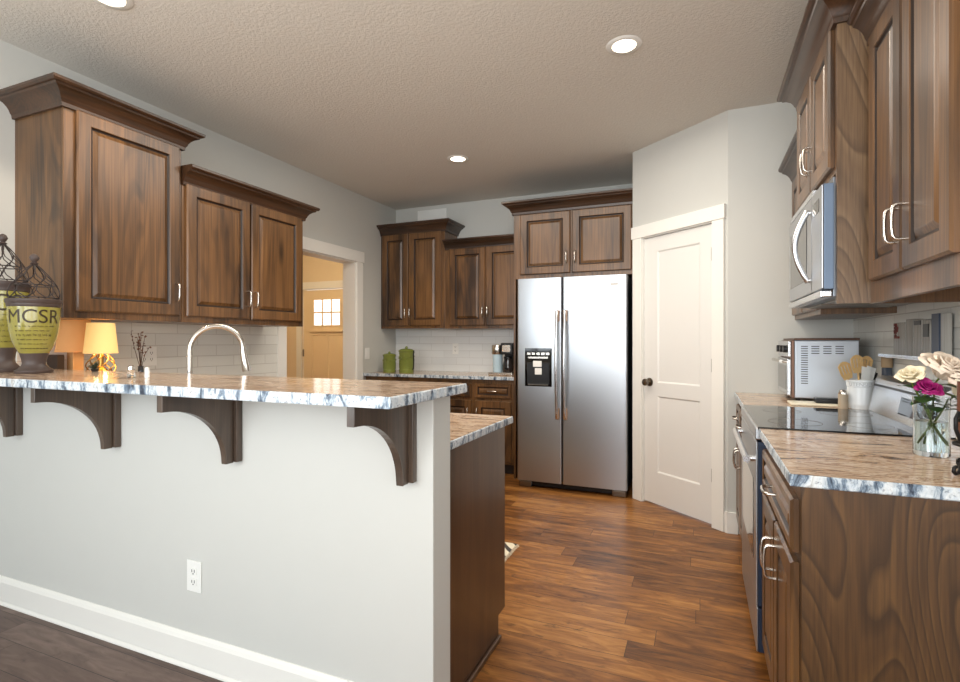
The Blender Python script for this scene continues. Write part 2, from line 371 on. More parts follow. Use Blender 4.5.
# pantry door with casing
structure(MB().fbox(FD, 0.016, 0.108, 0, 0.018, 0, 2.045, bev=0.002).fbox(FD, 0.751, 0.843, 0, 0.018, 0, 2.045, bev=0.002)
          .fbox(FD, 0.006, 0.853, 0, 0.024, 2.045, 2.138, bev=0.002)
          .fbox(FD, 0.104, 0.1125, -0.1, 0.004, 0, 2.045).fbox(FD, 0.7465, 0.755, -0.1, 0.004, 0, 2.045).fbox(FD, 0.1125, 0.7465, -0.1, 0.004, 2.037, 2.046), 'trim_2', 'trimpaint')
def panel_door(F, a0, a1, z0, z1, d, thick, panels, name, mat, parent=None, depth=0.009, raised=False):
    """slab with sunken panels: front face built as a grid around panel rectangles"""
    mb = MB()
    av = sorted({a0, a1, *[p[0] for p in panels], *[p[1] for p in panels]})
    zv = sorted({z0, z1, *[p[2] for p in panels], *[p[3] for p in panels]})
    for i in range(len(av) - 1):
        for j in range(len(zv) - 1):
            A0, A1, Z0, Z1 = av[i], av[i + 1], zv[j], zv[j + 1]
            if any(p[0] <= A0 + 1e-6 and A1 <= p[1] + 1e-6 and p[2] <= Z0 + 1e-6 and Z1 <= p[3] + 1e-6 for p in panels):
                continue
            mb.face([F.p(A0, d, Z0), F.p(A1, d, Z0), F.p(A1, d, Z1), F.p(A0, d, Z1)])
    for p in panels:
        L = []
        for ins, dd in ((0, 0), (0.004, -0.002), (0.012, -depth), (0.016, -depth)):
            L.append([F.p(p[0] + ins, d + dd, p[2] + ins), F.p(p[1] - ins, d + dd, p[2] + ins), F.p(p[1] - ins, d + dd, p[3] - ins), F.p(p[0] + ins, d + dd, p[3] - ins)])
        mb.loops(L, 0, True, False, True)
    rect = lambda dd: [F.p(a0, dd, z0), F.p(a1, dd, z0), F.p(a1, dd, z1), F.p(a0, dd, z1)]
    mb.loops([rect(d), rect(d - thick)], 0, True, False, True)
    bmesh.ops.remove_doubles(mb.bm, verts=mb.bm.verts, dist=1e-5)
    return mb.build(name, mat, parent)
d1 = panel_door(FD, 0.1145, 0.7445, 0.012, 2.034, -0.012, 0.035, [(0.245, 0.635, 0.93, 1.925), (0.245, 0.635, 0.25, 0.83)], 'door_1', 'doorpaint')
tag(d1, 'white two panel pantry door beside the refrigerator', None, None, 'structure')
def knob(F, a, d, z, parent, name='door_knob', mat='nickel_dark'):
    mb = MB(); rot = F.n
    prof = [(0.0, 0), (0.032, 0), (0.032, 0.006), (0.012, 0.01), (0.011, 0.028), (0.022, 0.034), (0.028, 0.045), (0.026, 0.056), (0.014, 0.062), (0, 0.063)]
    L = []
    for r, t in prof:
        r = max(r, 0.0004)
        L.append([F.p(a + r * math.cos(2 * PI * k / 24), d + t, z + r * math.sin(2 * PI * k / 24)) for k in range(24)])
    mb.loops(L, 0, True, True, True)
    return mb.build(name, mat, parent, smooth=35)
knob(FD, 0.172, -0.012, 0.93, d1)
for z in (1.83, 1.08, 0.34):
    mb = MB(); mb.fbox(FD, 0.728, 0.752, -0.0125, -0.0085, z - 0.045, z + 0.045)
    mb.tube([FD.p(0.742, -0.004, z - 0.047), FD.p(0.742, -0.004, z + 0.047)], 0.006, 10); mb.build('hinge', 'nickel_dark', d1, smooth=40)

# cased opening in the left wall
CL0, CL1 = OY0 - 0.095, OY1 + 0.1
structure(MB().box(XL, XL + 0.018, CL0, OY0, 0, OZ, bev=0.002).box(XL, XL + 0.018, OY1, CL1, 0, OZ, bev=0.002)
          .box(XL, XL + 0.024, CL0 - 0.015, CL1 + 0.015, OZ, 2.155, bev=0.002)
          .box(XL - 0.15, XL + 0.002, OY0 - 0.001, OY0 + 0.012, 0, OZ).box(XL - 0.15, XL + 0.002, OY1 - 0.012, OY1 + 0.001, 0, OZ)
          .box(XL - 0.15, XL + 0.002, OY0 + 0.012, OY1 - 0.012, OZ - 0.012, OZ + 0.001), 'trim_3', 'trimpaint')
# hall behind it
HX0, HY1 = -7.0, 6.6
structure(MB().box(HX0, XL - 0.146, 2.2, HY1, -0.05, 0), 'floor_hall', 'floor')
structure(MB().box(HX0, XL - 0.146, 2.2, HY1, ZC, ZC + 0.08), 'ceiling_hall', 'ceiling')
M['hallpaint'] = plain('hall_paint', (226, 208, 178), 0.7, var=0.012)
FX0, FX1 = -5.82, -4.90
structure(MB().box(HX0, FX0 - 0.02, HY1, HY1 + 0.12, 0, ZC).box(FX1 + 0.02, XL - 0.146, HY1, HY1 + 0.12, 0, ZC).box(FX0 - 0.02, FX1 + 0.02, HY1, HY1 + 0.12, 2.06, ZC), 'wall_hall_far', 'hallpaint')
structure(MB().box(HX0 - 0.1, HX0, 2.2, HY1, 0, ZC).box(HX0, XL - 0.146, 2.1, 2.2, 0, ZC).box(XL - 0.148, XL - 0.146 + 0.0, YB + 0.15, HY1, 0, ZC), 'wall_hall_side', 'hallpaint')
FH = Frame((FX0, HY1), (0, -1))
structure(MB().fbox(FH, -0.11, -0.012, 0, 0.02, 0, 2.06).fbox(FH, 0.932, 1.03, 0, 0.02, 0, 2.06).fbox(FH, -0.13, 1.05, 0, 0.026, 2.06, 2.17), 'trim_4', 'trimpaint')
M['frontdoor'] = plain('front_door_paint', (236, 214, 178), 0.45, var=0.01)
LA0, LA1, LZ0, LZ1 = 0.20, 0.72, 1.48, 1.90
FH2 = Frame((FX0, HY1), (0, -1))
mb = MB()
fd = panel_door(FH2, 0.003, 0.917, 0.012, 2.045, -0.02, 0.04, [(0.17, 0.44, 0.25, 1.34), (0.48, 0.75, 0.25, 1.34), (LA0, LA1, LZ0, LZ1)], 'door_2', 'frontdoor', depth=0.012)
tag(fd, 'cream front door with six small panes in the hall', None, None, 'structure')
M['daypane'] = plain('daylit_pane', (250, 252, 255), 0.2, var=0, emit=(250, 252, 255), es=1.6)
mb = MB()
cw, ch = (LA1 - LA0) / 3, (LZ1 - LZ0) / 2
for i in range(3):
    for j in range(2):
        MB().fbox(FH2, LA0 + i * cw + 0.012, LA0 + (i + 1) * cw - 0.012, -0.031, -0.024, LZ0 + j * ch + 0.012, LZ0 + (j + 1) * ch - 0.012).build('pane', 'daypane', fd)
mb = MB()
for i in range(4): mb.fbox(FH2, LA0 + i * cw - 0.012, LA0 + i * cw + 0.012, -0.033, -0.014, LZ0, LZ1)
for j in range(3): mb.fbox(FH2, LA0, LA1, -0.032, -0.015, LZ0 + j * ch - 0.012, LZ0 + j * ch + 0.012)
mb.build('muntin', 'frontdoor', fd)
MB().fbox(FH2, LA0 - 0.06, LA1 + 0.06, -0.02, 0.012, 1.385, 1.41).build('shelf_ledge', 'frontdoor', fd)
knob(FH2, 0.83, -0.02, 0.95, fd)
MB().fbox(FH2, -0.006, 0.012, -0.02, -0.005, 1.0, 1.11).build('hinge', 'nickel_dark', fd)
hl = bpy.data.lights.new('hall_light', 'POINT'); hl.energy = 62; hl.color = (1.0, 0.78, 0.50); hl.shadow_soft_size = 0.12
ho = bpy.data.objects.new('hall_light', hl); COL.objects.link(ho); ho.location = (-4.9, 4.7, 2.45)

# wall tiles
structure(MB().box(XL, XL + 0.006, PY1 + 0.002, 3.335, 0.914, 1.40), 'backsplash_left', 'tile_left')
structure(MB().box(XL + 0.001, -1.556, YB - 0.006, YB, 0.914, 1.40), 'backsplash_back', 'tile_back')
structure(MB().box(XR - 0.006, XR, 1.5, YE - 0.001, 0.914, 1.42), 'backsplash_right', 'tile_left')

# recessed ceiling lights
M['lens'] = plain('lit_lens', (255, 246, 230), 0.4, var=0, emit=(255, 240, 214), es=9)
for (x, y), lab in (((-0.355, 2.735), 'lit recessed ceiling light nearest the pantry corner, the largest looking one'),
                    ((-1.834, 3.909), 'small lit recessed ceiling light over the floor before the refrigerator'),
                    ((-2.372, 1.485), 'lit recessed ceiling light cut by the top edge above the peninsula')):
    t = thing('recessed_light', (x, y, ZC), lab, 'ceiling light', 'recessed ceiling lights')
    MB().lathe((x, y), [(0.058, ZC - 0.001), (0.060, ZC - 0.006), (0.085, ZC - 0.005), (0.09, ZC - 0.0005)], 40, cap0=False, cap1=False).build('trim_ring', 'white', t, smooth=40)
    MB().lathe((x, y), [(0.0005, ZC - 0.0035), (0.058, ZC - 0.0025)], 40, cap0=True, cap1=False).build('lens', 'lens', t)
    l = bpy.data.lights.new('can_lamp', 'SPOT'); l.energy = CAN_POWER; l.color = WARM; l.spot_size = math.radians(150); l.spot_blend = 0.6; l.shadow_soft_size = 0.06
    o = bpy.data.objects.new('can_lamp', l); COL.objects.link(o); o.location = (0, 0, -0.03); o.parent = t

# ------------------------------------------------------------------ cabinets
def rings(mb, F, a0, a1, z0, z1, seq, mi):
    L = [[F.p(a0 + i, d, z0 + i), F.p(a1 - i, d, z0 + i), F.p(a1 - i, d, z1 - i), F.p(a0 + i, d, z1 - i)] for i, d in seq]
    mb.loops(L, mi, True, True, True)
def door_front(F, a0, a1, z0, z1, parent, name='door', st=0.062, horiz=False, mats=None):
    """raised panel front; d = 0 is the face frame, the front stands 20 mm proud"""
    T = 0.02; g = 1
    h = min(a1 - a0, z1 - z0)
    if h < 0.2: st = min(st, h * 0.2)
    rz = min(0.017, h * 0.1)
    seq = [(0, 0.0005), (0, T - 0.007), (0.003, T - 0.004), (0.007, T), (st, T), (st + 0.003, T - 0.003), (st + 0.009, T - 0.010), (st + 0.014, T - 0.011), (st + 0.014 + rz, T - 0.002), (st + 0.017 + rz, T - 0.001)]
    mi = [0, 0, 0, 0, 0, 1, 1, 0, 0]
    mb = MB(); rings(mb, F, a0, a1, z0, z1, seq, mi)
    return mb.build(name, mats or ['wood', 'glaze'], parent)
def pull(F, a, z, parent, vert=True, L=0.1, d=0.02, name='handle'):
    pts = []
    for t, dd in ((-0.5, 0), (-0.5, 0.6), (-0.47, 0.85), (-0.40, 1.0), (-0.15, 1.1), (0.15, 1.1), (0.40, 1.0), (0.47, 0.85), (0.5, 0.6), (0.5, 0)):
        q = t * L
        pts.append(F.p(a + (0 if vert else q), d + dd * 0.028, z + (q if vert else 0)))
    mb = MB().tube(pts, 0.0052, 8)
    return mb.build(name, 'nickel', parent, smooth=50)
def crown(F, W, depth, z, parent, left=True, right=True, proj=0.09, H=0.09, dmat='wood_h'):
    k = proj / 0.09; h = H / 0.09
    prof = [(0, z - 0.02), (0.014 * k, z - 0.02), (0.016 * k, z - 0.002), (0.022 * k, z + 0.006 * h), (0.026 * k, z + 0.018 * h), (0.036 * k, z + 0.034 * h), (0.052 * k, z + 0.048 * h), (0.068 * k, z + 0.055 * h), (0.072 * k, z + 0.064 * h),
            (0.082 * k, z + 0.066 * h), (0.090 * k, z + 0.074 * h), (0.090 * k, z + 0.086 * h), (0.084 * k, z + 0.09 * h), (0, z + 0.09 * h)]
    L = []
    for p, zz in prof:
        l, r = (p if left else 0), (p if right else 0)
        L.append([F.p(-l, -depth, zz), F.p(-l, p, zz), F.p(W + r, p, zz), F.p(W + r, -depth, zz)])
    mb = MB(); mb.loops(L, 0, True, False, False)
    return mb.build('crown_molding', dmat, parent, smooth=25)
def upper(name, label, o, n, W, depth, z0, z1, doors, dz, pulls, crn=None, group='wall cabinets', rail=0.0, hm='wood_h', extra=None):
    F = Frame(o, n); c = F.p(W / 2, -depth / 2, z0)
    t = thing(name, c, label, 'cabinet', group)
    mb = MB(); st = 0.03
    # carcass with a face frame set round the opening
    mb.fbox(F, 0, W, -depth, -0.019, z0 + rail, z1)
    mb.build('carcass', ['wood'], t)
    MB().fbox(F, 0, W, -0.019, 0, z0, z1, bev=0.0015).build('face_frame', 'wood', t)
    if rail:
        for q in (0, W - 0.018): MB().fbox(F, q, q + 0.018, -depth, -0.019, z0, z0 + rail).build('side_rail', 'wood', t)
    ds = []
    for (a0, a1), pa in zip(doors, pulls):
        d = door_front(F, a0, a1, dz[0], dz[1], t); ds.append(d)
        pull(F, pa, dz[0] + 0.135, d)
    if crn: crown(F, W, depth, crn['z'], t, crn.get('l', True), crn.get('r', True), crn.get('p', 0.09), crn.get('h', 0.09), hm)
    return t, F, ds
def base(name, label, o, n, W, depth, cols, group='base cabinets', toe=0.1, z1=0.884, pulls=True, drawer=True, wide=None):
    F = Frame(o, n); t = thing(name, F.p(W / 2, -depth / 2, 0), label, 'cabinet', group)
    MB().fbox(F, 0, W, -depth, -0.019, toe, z1 - 0.0005).build('carcass', 'wood', t)
    MB().fbox(F, 0, W, -0.019, 0, toe, z1 - 0.0005, bev=0.0015).build('face_frame', 'wood', t)
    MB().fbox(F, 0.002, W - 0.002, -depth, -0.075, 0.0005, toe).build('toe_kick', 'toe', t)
    if wide:
        d = door_front(F, wide[0], wide[1], z1 - 0.175, z1 - 0.04, t, 'drawer', st=0.03)
        pull(F, (wide[0] + wide[1]) / 2, z1 - 0.108, d, vert=False)
    for k, (a0, a1, side) in enumerate(cols):
        ztop = z1 - 0.04
        if wide: zt = ztop - 0.16
        elif drawer:
            d = door_front(F, a0, a1, ztop - 0.135, ztop, t, 'drawer', st=0.03)
            pull(F, (a0 + a1) / 2, ztop - 0.068, d, vert=False); zt = ztop - 0.16
        else: zt = ztop
        d = door_front(F, a0, a1, toe + 0.02, zt, t)
        pull(F, a0 + 0.03 if side == 'l' else a1 - 0.03, zt - 0.12, d)
    return t, F

# left wall
upper('wall_cabinet', 'tall single door dark wood cabinet above the two green urns on the left wall', (-2.809, 1.546), (1, 0), 0.619, 0.399, 1.356, 2.40, [(0.05, 0.598)], (1.39, 2.372), [0.57], dict(z=2.385))
upper('wall_cabinet', 'lower double door dark wood cabinet on the left wall above the faucet', (-2.809, 2.167), (1, 0), 1.02, 0.399, 1.355, 2.20, [(0.022, 0.495), (0.507, 0.99)], (1.39, 2.175), [0.471, 0.532], dict(z=2.185, l=False))
# back wall
upper('wall_cabinet', 'tall double door dark wood cabinet in the back corner above the green canisters', (-3.205, 4.86), (0, -1), 0.775, 0.306, 1.378, 2.415, [(0.022, 0.345), (0.355, 0.735)], (1.405, 2.385), [0.322, 0.378], dict(z=2.40, l=False), hm='wood_hx')
upper('wall_cabinet', 'shorter double door dark wood cabinet above the coffee maker', (-2.427, 4.86), (0, -1), 0.868, 0.306, 1.37, 2.215, [(0.055, 0.452), (0.462, 0.85)], (1.40, 2.185), [0.43, 0.484], dict(z=2.20, l=False, r=False, p=0.07, h=0.08), hm='wood_hx')
tf, FF, _ = upper('wall_cabinet', 'wide double door dark wood cabinet directly above the steel refrigerator', (-1.555, 4.50), (0, -1), 1.055, 0.664, 1.80, 2.415, [(0.065, 0.52), (0.535, 1.033)], (1.835, 2.375), [0.49, 0.565], dict(z=2.40, r=False), hm='wood_hx')
MB().fbox(FF, 0, 0.018, -0.664, 0, 0.0005, 1.80).build('side_panel', 'wood', tf)
# right wall
tm, FM, _ = upper('wall_cabinet', 'dark wood cabinet above the microwave with a deep side panel', (0.455, 3.0), (-1, 0), 0.758, 0.397, 1.855, 2.42, [(0.035, 0.372), (0.382, 0.722)], (1.88, 2.39), [0.348, 0.406], dict(z=2.405))
MB().fbox(FM, 0.738, 0.758, -0.397, 0, 1.38, 1.855).build('side_panel', 'wood', tm)
MB().fbox(FM, 0.7582, 0.7606, -0.397, 0.0005, 1.379, 2.40).build('side_skin', 'figured', tm)
upper('wall_cabinet', 'near double door dark wood cabinet on the right wall above the roses', (0.555, 2.239), (-1, 0), 0.739, 0.297, 1.375, 2.32, [(0.047, 0.362), (0.372, 0.694)], (1.45, 2.29), [0.335, 0.4], dict(z=2.305, l=False, p=0.07, h=0.09), rail=0.05)
upper('wall_cabinet', 'far dark wood cabinet tucked between the microwave and the end wall', (0.543, 3.764), (-1, 0), 0.755, 0.309, 1.375, 2.25, [(0.02, 0.37), (0.38, 0.735)], (1.40, 2.22), [0.34, 0.41], dict(z=2.235, l=False, r=False))
# base cabinets
base('base_cabinet', 'dark wood base cabinet with drawers under the back counter beside the refrigerator', (-3.205, 4.575), (0, -1), 1.648, 0.59,
     [(0.04 + 0.4 * k, 0.04 + 0.4 * k + 0.365, 'l' if k % 2 else 'r') for k in range(4)])
PENX = -0.789
tp, FP = base('base_cabinet', 'dark wood base cabinet with a plain end panel behind the white half wall', (PENX, 2.125), (0, 1), 1.80, 0.573,
              [(0.03 + 0.44 * k, 0.03 + 0.44 * k + 0.41, 'l' if k % 2 else 'r') for k in range(4)], drawer=False)
mb = MB(); prof = [(1.5515, 0.0005), (2.05, 0.0005), (2.05, 0.10), (2.127, 0.10), (2.127, 0.8835), (1.5515, 0.8835)]
mb.prism(prof, lambda p: Vector((PENX + 0.0005, p[0], p[1])), lambda p: Vector((PENX + 0.013, p[0], p[1])))
mb.build('end_panel', 'panelwood', tp)
mb = MB().box(PENX + 0.013, PENX + 0.026, 1.552, 2.055, 0.0005, 0.02, bev=0.004); mb.build('shoe_molding', 'panelwood', tp)
base('base_cabinet', 'dark wood base cabinet along the left wall under the double door cabinet', (-2.6, 2.20), (1, 0), 1.10, 0.6, [(0.03, 0.54, 'r'), (0.56, 1.07, 'l')])
tr, FR = base('base_cabinet', 'near right dark wood base cabinet with knotty end panel beside the range', (0.232, 2.236), (-1, 0), 0.72, 0.62, [(0.03, 0.36, 'r'), (0.37, 0.70, 'l')], wide=(0.03, 0.70))
MB().box(0.232, XR - 0.001, 1.5065, 1.5155, 0.0005, 0.8835).build('end_panel', 'knotty', tr)
base('base_cabinet', 'far right dark wood base cabinet between the range and the pantry corner', (0.232, 3.75), (-1, 0), 0.745, 0.62, [(0.03, 0.36, 'r'), (0.375, 0.72, 'l')])

# ------------------------------------------------------------------ counters
def slab(name, label, poly, z0, z1, group=None, rough=0.0):
    """granite slab with a hewn edge; the outline is walked in short steps so that the edge can be uneven"""
    pts = []
    n = len(poly)
    for i in range(n):
        a, b = Vector(poly[i]), Vector(poly[(i + 1) % n]); k = max(1, int((b - a).length / 0.012))
        for q in range(k): pts.append(a.lerp(b, q / k))
    mb = MB(); c = sum((Vector(p) for p in poly), Vector((0, 0))) / n
    rows = [(0.004, z1), (0.0, z1 - 0.003), (0.0, z1 - 0.011), (0.0, z1 - 0.02), (0.0, z0 + 0.003), (0.003, z0)]
    L = []
    for i, (ins, z) in enumerate(rows):
        R = []
        for p in pts:
            dirv = (c - p).normalized(); j = (random.uniform(-1, 1) * rough if 0 < i < 5 else 0)
            q = p + dirv * (ins + max(0, j)); R.append(Vector((q.x, q.y, z)))
        L.append(R)
    mb.loops(L, 1, True, False, False)
    vs = list(mb.bm.verts); m = len(pts)
    mb.bm.verts.ensure_lookup_table()
    f = mb.bm.faces.new(mb.bm.verts[:m]); f.material_index = 0
    f = mb.bm.faces.new(mb.bm.verts[-m:]); f.material_index = 1
    o = mb.build(name, ['granite', 'granite_edge'], loc=(c.x, c.y, z0)); return tag(o, label, 'countertop', group)
BARZ = 1.107
slab('bar_top', 'raised tan granite bar top with rough hewn edge on the white half wall', [(XL + 0.002, 1.1004), (-0.6984, 1.1004), (-0.6984, 1.558), (XL + 0.002, 1.558)], PZ, BARZ, 'granite countertops', 0.0025)
slab('countertop', 'lower tan granite countertop of the peninsula behind the raised bar', [(XL + 0.008, 1.551), (-0.757, 1.551), (-0.757, 2.183), (XL + 0.008, 2.183)], 0.884, 0.914, 'granite countertops', 0.0015)
slab('countertop', 'granite countertop along the left wall behind the raised bar', [(XL + 0.008, 2.185), (-2.575, 2.185), (-2.575, 3.31), (XL + 0.008, 3.31)], 0.884, 0.914, 'granite countertops')
slab('countertop', 'dark edged granite countertop on the back wall holding canisters and coffee maker', [(XL + 0.003, 4.53), (-1.558, 4.53), (-1.558, YB - 0.007), (XL + 0.003, YB - 0.007)], 0.884, 0.914, 'granite countertops')
slab('countertop', 'near right granite countertop holding the vase of roses', [(0.205, 1.4995), (XR - 0.007, 1.4995), (XR - 0.007, 2.238), (0.205, 2.238)], 0.884, 0.914, 'granite countertops', 0.0015)
slab('countertop', 'far right granite countertop under the toaster oven', [(0.205, 3.0), (XR - 0.007, 3.0), (XR - 0.007, YE - 0.001), (0.205, YE - 0.001)], 0.884, 0.914, 'granite countertops')

# corbels
for (x, lab) in ((-2.925, 'first dark wood corbel under the bar, cut by the left picture edge'), (-2.232, 'second dark wood corbel under the bar, below the small spiky plant'),
                 (-1.562, 'third dark wood corbel under the bar, below the faucet'), (-0.838, 'dark wood corbel under the bar end nearest the kitchen floor')):
    t = thing('corbel', (x, PY0, 0.808), lab, 'corbel', 'corbels under the bar')
    MB().box(x - 0.028, x + 0.028, 1.402, PY0 - 0.0005, 0.808, PZ - 0.001, bev=0.003).build('back_plate', 'corbelwood', t)
    poly = [(1.4015, PZ - 0.001), (1.4015, 0.806), (1.37, 0.806)]
    for k in range(1, 17):
        a = PI / 2 * k / 16
        poly.append((1.143 + 0.227 * math.cos(a), 0.812 + 0.208 * math.sin(a)))
    poly += [(1.128, 1.02), (1.128, PZ - 0.001)]
    mb = MB().prism(poly, lambda p: Vector((x - 0.0125, p[0], p[1])), lambda p: Vector((x + 0.0125, p[0], p[1])))
    bmesh.ops.bevel(mb.bm, geom=[e for e in mb.bm.edges if abs(e.verts[0].co.x - e.verts[1].co.x) < 1e-6], offset=0.0015, segments=1, affect='EDGES')
    mb.build('bracket', 'corbelwood', t)

# ------------------------------------------------------------------ refrigerator
def refrigerator():
    x0, x1, yf = -1.443, -0.531, 4.264
    t = thing('refrigerator', ((x0 + x1) / 2, 4.7, 0), 'stainless steel side by side refrigerator with a black ice dispenser', 'refrigerator')
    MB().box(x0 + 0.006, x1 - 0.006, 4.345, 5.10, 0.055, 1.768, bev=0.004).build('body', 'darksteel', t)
    MB().box(x0 + 0.03, x1 - 0.03, 4.315, 4.36, 0.012, 0.054).build('grille', 'black', t)
    for a in (x0 + 0.01, x1 - 0.12):
        MB().box(a, a + 0.11, 4.285, 4.345, 0.0005, 0.05, bev=0.006).build('foot_cover', 'nickel_dark', t)
    xs = -1.052
    DX0, DX1, DZ0, DZ1 = -1.372, -1.139, 0.862, 1.184
    for (a, b, h) in ((x0, xs - 0.004, xs - 0.036), (xs + 0.004, x1, xs + 0.03)):
        mb = MB()
        # rounded vertical edges
        prof = []
        r = 0.012
        for k in range(7): q = PI / 2 * k / 6; prof.append((a + r - r * math.cos(q), yf + r - r * math.sin(q)))
        for k in range(7): q = PI / 2 * k / 6; prof.append((b - r + r * math.sin(q), yf + r - r * math.cos(q)))
        prof += [(b, 4.338), (a, 4.338)]
        mb.prism(prof, lambda p: Vector((p[0], p[1], 0.06)), lambda p: Vector((p[0], p[1], 1.772)))
        d = mb.build('door', 'steel', t, smooth=30)
        pts = [Vector((h, yf - 0.002, 0.60)), Vector((h, yf - 0.03, 0.603))]
        n = 14
        for k in range(n + 1):
            s = k / n; pts.append(Vector((h, yf - 0.034 - 0.03 * math.sin(PI * s), 0.61 + 0.875 * s)))
        pts += [Vector((h, yf - 0.03, 1.492)), Vector((h, yf - 0.002, 1.495))]
        hd = MB().tube(pts, 0.0125, 12, flat=0.8).build('handle', 'steel2', d, smooth=50)
        for z0, z1 in ((0.597, 0.69), (1.405, 1.498)):  # warm reflections at the handle ends, built as tan blocks
            e = MB().box(h - 0.017, h + 0.017, yf - 0.03, yf - 0.0005, z0, z1, bev=0.005).build('handle_reflection', plain('tan_reflection_mount', (196, 164, 138), 0.35, 0.6) if 'tan' not in M else M['tan'], d)
            e['label'] = 'handle end block painted as a tan reflection'
        if a == x0:
            F = Frame((DX0, yf), (0, -1)); W = DX1 - DX0
            dp = MB().fbox(F, 0, W, 0.0003, 0.006, DZ0, DZ1, bev=0.003)
            dp = dp.build('ice_dispenser', 'blackgloss', d); dp['label'] = 'black ice and water dispenser'
            mb = MB()
            L = [[F.p(0.02 + i, dd, DZ0 + 0.02 + i), F.p(W - 0.02 - i, dd, DZ0 + 0.02 + i), F.p(W - 0.02 - i, dd, DZ0 + 0.2 - i), F.p(0.02 + i, dd, DZ0 + 0.2 - i)] for i, dd in ((0, 0.0065), (0.004, 0.008), (0.010, 0.0066))]
            mb.loops(L, 0, True, False, True); mb.build('dispenser_recess', 'black', dp)
            MB().fbox(F, 0.075, 0.15, 0.007, 0.02, DZ0 + 0.165, DZ0 + 0.215, bev=0.004).build('dispenser_spout', 'white', dp)
            MB().fbox(F, 0.09, 0.15, 0.008, 0.016, DZ0 + 0.1, DZ0 + 0.155, bev=0.004).build('dispenser_paddle', 'white', dp)
            mb = MB()
            for k in range(5): mb.fbox(F, 0.02 + 0.041 * k, 0.05 + 0.041 * k, 0.0062, 0.0075, DZ0 + 0.265, DZ0 + 0.285, bev=0.0005)
            mb.fbox(F, 0.03, 0.2, 0.0062, 0.0072, DZ0 + 0.235, DZ0 + 0.25)
            mb.build('control_button', 'nickel', dp)
            MB().fbox(F, 0.03, W - 0.03, 0.0062, 0.02, DZ0 + 0.012, DZ0 + 0.02).build('drip_tray', 'nickel_dark', dp)
    MB().box(-0.66, -0.60, yf - 0.0015, yf, 1.69, 1.705).build('badge', 'nickel_dark', t)
M['tan'] = plain('tan_handle_reflection', (186, 150, 124), 0.4, 0.35)
refrigerator()

# ------------------------------------------------------------------ range and microwave
def kitchen_range():
    y0, y1 = 2.2415, 2.9965; xf = 0.20
    t = thing('range', (0.52, 2.62, 0), 'stainless steel range with black glass cooktop between the right counters', 'range')
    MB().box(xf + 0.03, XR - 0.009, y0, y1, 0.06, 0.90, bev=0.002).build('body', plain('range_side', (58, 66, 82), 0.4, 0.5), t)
    for yy in (y0 + 0.04, y1 - 0.04):
        for xx in (xf + 0.08, XR - 0.08): MB().lathe((xx, yy), [(0.016, 0.0005), (0.016, 0.06)], 12).build('foot', 'black', t)
    MB().box(xf + 0.002, 0.80, y0 - 0.0002, y1 + 0.0002, 0.9005, 0.919, bev=0.003).build('cooktop', 'blackgloss', t)
    MB().box(xf - 0.006, xf + 0.03, y0, y1, 0.868, 0.914, bev=0.006).build('front_rail', 'steel', t)
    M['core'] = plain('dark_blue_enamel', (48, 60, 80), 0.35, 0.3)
    d = MB().box(xf - 0.004, xf + 0.003, y0 + 0.002, y1 - 0.002, 0.24, 0.862, bev=0.003).build('oven_door', 'steel', t)
    MB().box(xf + 0.0031, xf + 0.0295, y0 + 0.001, y1 - 0.001, 0.241, 0.861).build('door_core', 'core', d)
    MB().box(xf - 0.0055, xf - 0.003, y0 + 0.11, y1 - 0.11, 0.38, 0.70, bev=0.001).build('oven_window', 'blackgloss', d)
    mb = MB(); mb.tube([(xf - 0.035, y0 + 0.02, 0.79), (xf - 0.035, y1 - 0.02, 0.79)], 0.013, 12)
    for yy in (y0 + 0.045, y1 - 0.045): mb.tube([(xf - 0.035, yy, 0.79), (xf - 0.002, yy, 0.79)], 0.011, 10)
    mb.build('oven_handle', 'steel2', d, smooth=50)
    d = MB().box(xf - 0.002, xf + 0.004, y0 + 0.002, y1 - 0.002, 0.065, 0.232, bev=0.003).build('drawer', 'steel', t)
    MB().box(xf + 0.0041, xf + 0.0295, y0 + 0.001, y1 - 0.001, 0.066, 0.231).build('drawer_core', 'core', d)
    # backguard with sloping panel
    poly = [(0.735, 0.9195), (XR - 0.009, 0.9195), (XR - 0.009, 1.085), (0.79, 1.085), (0.762, 1.068)]
    b = MB().prism(poly, lambda p: Vector((p[0], y0, p[1])), lambda p: Vector((p[0], y1, p[1]))).build('backguard', 'steel2', t)
    sl = Vector((0.762 - 0.735, 0, 1.068 - 0.9195)).normalized(); nn = Vector((-sl.z, 0, sl.x))
    def pan(name, ya, yb, s0, s1, mat, par, h=0.002):
        o0 = Vector((0.735, 0, 0.9195)); mb = MB()
        c = [o0 + sl * s + nn * e for s, e in ((s0, 0.0002), (s1, 0.0002), (s1, h), (s0, h))]
        mb.prism(c, lambda p: Vector((p.x, ya, p.z)), lambda p: Vector((p.x, yb, p.z))); return mb.build(name, mat, par)
    pan('display', 2.37, 2.62, 0.03, 0.10, 'blackgloss', b)
    pan('panel_trim', y0 + 0.001, y1 - 0.001, 0.118, 0.128, 'black', b)
    for yy in (2.285, 2.325):
        c = Vector((0.735, yy, 0.9195)) + sl * 0.068
        MB().tube([c + nn * 0.0005, c + nn * 0.02], 0.017, 16).build('knob', 'black', b, smooth=40)
    # burner rings etched in the glass
    for (bx, by, r) in ((0.35, 2.43, 0.095), (0.35, 2.8, 0.08), (0.60, 2.43, 0.075), (0.60, 2.8, 0.1)):
        MB().lathe((bx, by), [(r - 0.002, 0.9193), (r, 0.9193), (r, 0.9196), (r - 0.002, 0.9196), (r - 0.002, 0.9193)], 40, cap0=False, cap1=False).build('burner_ring', 'nickel_dark', t)
kitchen_range()
